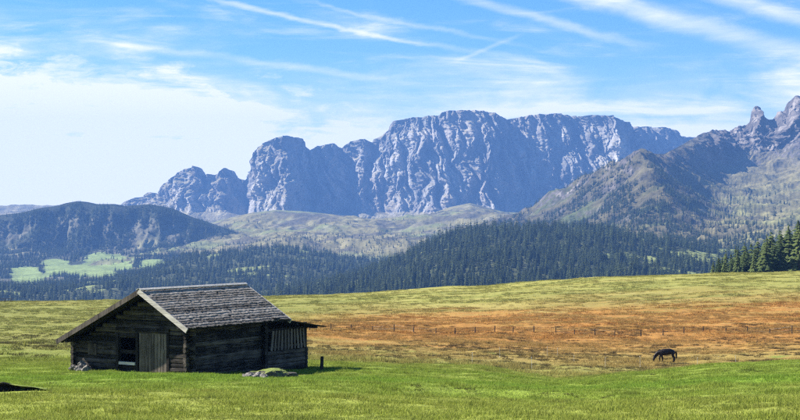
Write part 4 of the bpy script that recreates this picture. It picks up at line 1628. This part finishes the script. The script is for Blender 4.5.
def horse():
    m, t, b = new_mat('dark_bay_coat')
    b.inputs['Base Color'].default_value = (0.012, 0.008, 0.007, 1)
    b.inputs['Roughness'].default_value = 0.55
    m2, t2, b2 = new_mat('black_horsehair')
    b2.inputs['Base Color'].default_value = (0.008, 0.006, 0.006, 1)
    x, y, z = ground_at(666, 150)
    e = empty('horse', (x, y, z - 0.03), R(6))
    e.scale = (1.02, 1.02, 0.97)
    props(e, 'black horse grazing with lowered head in the dry grass', 'horse')
    # faces -x; y is the horse's side
    N, E = [], []

    def add(p, r, frm=None):
        N.append((*p, r))
        if frm is not None:
            E.append((frm, len(N) - 1))
        return len(N) - 1
    belly = add((0.05, 0, 1.06), (0.325, 0.36))
    loin = add((0.42, 0, 1.13), (0.295, 0.32), belly)
    croup = add((0.70, 0, 1.13), (0.285, 0.30), loin)
    dock = add((0.92, 0, 1.10), (0.15, 0.16), croup)
    chest = add((-0.32, 0, 1.06), (0.305, 0.36), belly)
    wither = add((-0.56, 0, 1.09), (0.25, 0.32), chest)
    neck1 = add((-0.82, 0, 1.00), (0.17, 0.24), wither)
    neck2 = add((-1.00, 0, 0.79), (0.13, 0.18), neck1)
    poll = add((-1.14, 0, 0.60), (0.11, 0.14), neck2)
    face = add((-1.22, 0, 0.42), (0.095, 0.115), poll)
    muz = add((-1.27, 0, 0.23), (0.07, 0.08), face)
    add((-1.28, 0, 0.15), (0.05, 0.05), muz)
    for s in (-1, 1):
        ear = add((-1.13, s * 0.07, 0.77), 0.028, poll)
        add((-1.14, s * 0.08, 0.86), 0.010, ear)
        fx = -0.50 - 0.10 * s
        sh = add((-0.50, s * 0.15, 0.86), (0.12, 0.15), wither)
        kn = add((fx, s * 0.14, 0.50), (0.075, 0.085), sh)
        fe = add((fx + 0.01, s * 0.14, 0.16), (0.052, 0.056), kn)
        ho = add((fx - 0.03, s * 0.14, 0.06), (0.052, 0.056), fe)
        add((fx - 0.04, s * 0.14, 0.0), (0.058, 0.062), ho)
        hx = 0.70 + 0.09 * s
        th = add((0.68, s * 0.15, 0.88), (0.14, 0.19), croup)
        st = add((hx - 0.02, s * 0.15, 0.68), (0.085, 0.11), th)
        hk = add((hx + 0.14, s * 0.14, 0.48), (0.072, 0.085), st)
        ff = add((hx + 0.10, s * 0.14, 0.16), (0.055, 0.058), hk)
        h2 = add((hx + 0.06, s * 0.14, 0.06), (0.052, 0.056), ff)
        add((hx + 0.05, s * 0.14, 0.0), (0.058, 0.062), h2)
    skin_mesh('body', N, E, m, e)
    skin_mesh('tail', [(0.96, 0, 1.14, 0.07), (1.03, 0, 0.98, 0.085), (1.04, 0, 0.74, 0.085), (1.03, 0, 0.50, 0.06), (1.02, 0, 0.36, 0.02)], [(0, 1), (1, 2), (2, 3), (3, 4)], m2, e)
    mm = MB()
    pts = [Vector((-0.60, 0, 1.40)), Vector((-0.80, 0, 1.26)), Vector((-1.00, 0, 1.02)), Vector((-1.15, 0, 0.80)), Vector((-1.24, 0, 0.64))]
    for k in range(26):
        f = k / 26 * 3.9
        i = int(f)
        p = pts[i].lerp(pts[i + 1], f - i)
        s = random.choice((-1, 1))
        mm.tube(p, p + Vector((random.uniform(-0.05, 0.08), s * random.uniform(0.10, 0.18), -random.uniform(0.16, 0.28))), 0.032, 0.008, 5)
    o = mm.build('mane', m2, e)
    o['kind'] = 'stuff'


horse()


# ------------------------------------------------------------------ grass
def tuft_mesh(name, seed, n, rad, h0, h1, wd, lean, mat):
    r = np.random.default_rng(seed)
    V, F = [], []
    for i in range(n):
        a, q = r.random() * 6.283, rad * math.sqrt(r.random())
        x, y = q * math.cos(a), q * math.sin(a)
        b = r.random() * 6.283
        h = r.uniform(h0, h1)
        w = wd * r.uniform(0.7, 1.3)
        dx, dy = math.cos(b) * w, math.sin(b) * w
        lx, ly = r.normal(0, lean) * h, r.normal(0, lean) * h
        k = len(V)
        V += [(x - dx, y - dy, -0.02), (x + dx, y + dy, -0.02), (x + lx * 0.5 + dx * 0.7, y + ly * 0.5 + dy * 0.7, h * 0.6), (x + lx * 0.5 - dx * 0.7, y + ly * 0.5 - dy * 0.7, h * 0.6), (x + lx * 1.4, y + ly * 1.4, h), (x + lx * 1.4, y + ly * 1.4, h)]
        F += [(k, k + 1, k + 2, k + 3), (k + 3, k + 2, k + 4, k + 5)]
    me = bpy.data.meshes.new(name)
    # last quad is a triangle tip
    F2 = [f if i % 2 == 0 else f[:3] for i, f in enumerate(F)]
    me.from_pydata(V, [], F2)
    me.materials.append(mat)
    return me


M_GRASS = blade_mat('turf_blades')
M_STRAW = blade_mat('dry_blades', (0.33, 0.235, 0.085), 0.45)
M_HEATH = blade_mat('dark_tussock', (0.050, 0.040, 0.020), 0.80)


def fan_points(n, d0, d1, half, power=1.0):
    d = np.sqrt(RNG.uniform(d0 ** 2, d1 ** 2, n))
    u = RNG.uniform(-half, half, n)
    return u * d, d


def hut_mask(x, y):
    v = np.array(HM.inverted())
    lx = v[0, 0] * x + v[0, 1] * y + v[0, 3]
    ly = v[1, 0] * x + v[1, 1] * y + v[1, 3]
    bank = (x < (54 - CX) / FPX * y) & (y > 37.3 + 0.006 * (CX + x / y * FPX)) & (y < 38.6)
    return ~((lx > 0.75) & (lx < 10.1) & (ly > 0.5) & (ly < 8.1)) & ~bank


turf = [tuft_mesh('turf', 50 + k, 46, 0.30, 0.035, 0.10, 0.006, 0.45, M_GRASS) for k in range(3)]
x, y = fan_points(42000, 23, 98, 0.30)
k = hut_mask(x, y)
x, y = x[k], y[k]
pt = np.stack([x, y, ground_z(x, y)], 1)
patch = fbm(x / 2.2, y / 1.4, 0 * x + 6, 3)
s = np.clip(0.75 + 1.5 * patch, 0.25, 2.4) * RNG.uniform(0.7, 1.3, len(x))
gn_instancer('turf_grass', pt, np.stack([0 * s + 1, 0 * s + 1, s], 1), turf, None, 'short fresh green grass covering the pasture round the hut', 'grass')

straw = [tuft_mesh('straw', 60 + k, 34, 0.42, 0.10, 0.34, 0.012, 0.35, M_STRAW) for k in range(3)]
x, y = fan_points(34000, 92, 262, 0.30)
dn = fbm(x / 16, y / 9, 0 * x + 3, 4)
keep = (dn > -0.18) & (x > -0.19 * y + 12 * dn)
x, y, dn = x[keep], y[keep], dn[keep]
pt = np.stack([x, y, ground_z(x, y)], 1)
s = np.clip(0.55 + 1.3 * dn, 0.35, 1.5) * RNG.uniform(0.6, 1.3, len(x))
gn_instancer('dry_grass', pt, np.stack([0 * s + 1.2, 0 * s + 1.2, s], 1), straw, None, 'tall dry straw coloured grass in the basin around the horse', 'grass')

tuss = [tuft_mesh('tussock', 80 + k, 40, 0.75, 0.06, 0.26, 0.030, 0.6, M_GRASS) for k in range(3)]
x, y = fan_points(46000, 205, 400, 0.30)
dn = fbm(x / 14, y / 12, 0 * x + 9, 4, 0.6)
keep = dn > RNG.uniform(-0.35, 0.45, len(x))
x, y = x[keep], y[keep]
k = (x < -0.17 * y)
x2, y2 = fan_points(9000, 88, 215, 0.30)
kk = (x2 < -0.12 * y2) & hut_mask(x2, y2) & (fbm(x2 / 9, y2 / 7, 0 * x2 + 1, 4, 0.6) > RNG.uniform(-0.3, 0.4, len(x2)))
x, y = np.concatenate([x, x2[kk]]), np.concatenate([y, y2[kk]])
pt = np.stack([x, y, ground_z(x, y)], 1)
s = RNG.uniform(0.4, 1.25, len(x))
gn_instancer('hill_grass', pt, np.stack([s, s, s], 1), tuss, None, 'coarse pale grass clumps on the far rise of the pasture', 'grass')

heath = [tuft_mesh('heath', 70 + k, 60, 0.55, 0.10, 0.30, 0.020, 0.5, M_HEATH) for k in range(3)]
x, y = fan_points(66000, 34, 372, 0.30)
st = ridged(x / 15, y / 8.5, 0 * x + 12, 4, 0.6) + 0.5 * fbm(x / 50, y / 60, 0 * x, 2)
thr = np.where(y < 92, 1.52, np.where(y > 185, 1.50, 1.32))
thr = np.where(y > 250, 9, thr) + 0.14 * (x < -0.10 * y) + 0.25 * RNG.random(len(x)) * (y > 230)
keep = (st > thr) & hut_mask(x, y)
x, y = x[keep], y[keep]
pt = np.stack([x, y, ground_z(x, y)], 1)
s = RNG.uniform(0.25, 0.8, len(x)) * np.where(y < 92, 0.35, 1.0)
gn_instancer('heath_tussocks', pt, np.stack([s * 1.2, s * 1.2, s], 1), heath, None, 'low dark tussocks in streaks across the pasture', 'tussock')

# ------------------------------------------------------------------ the air
bm = bmesh.new()
bmesh.ops.create_cube(bm, size=1.0, matrix=Matrix.Translation((0, 4700, 190)) @ Matrix.Diagonal((12600, 10300, 980, 1)))
me = bpy.data.meshes.new('haze')
bm.to_mesh(me)
bm.free()
mh = bpy.data.materials.new('haze')
mh.use_nodes = True
th = NT(mh.node_tree)
mh.node_tree.nodes.clear()
ho = th.new('ShaderNodeOutputMaterial')
pv = th.new('ShaderNodeVolumePrincipled')
pv.inputs['Color'].default_value = (0.19, 0.42, 1.0, 1)
pv.inputs['Density'].default_value = 7.2e-5
pv.inputs['Anisotropy'].default_value = 0.0
th.l.new(pv.outputs[0], ho.inputs['Volume'])
hz = link('haze', me, mh)
props(hz, 'thin blue mountain haze filling the valley', 'haze', kind='stuff')
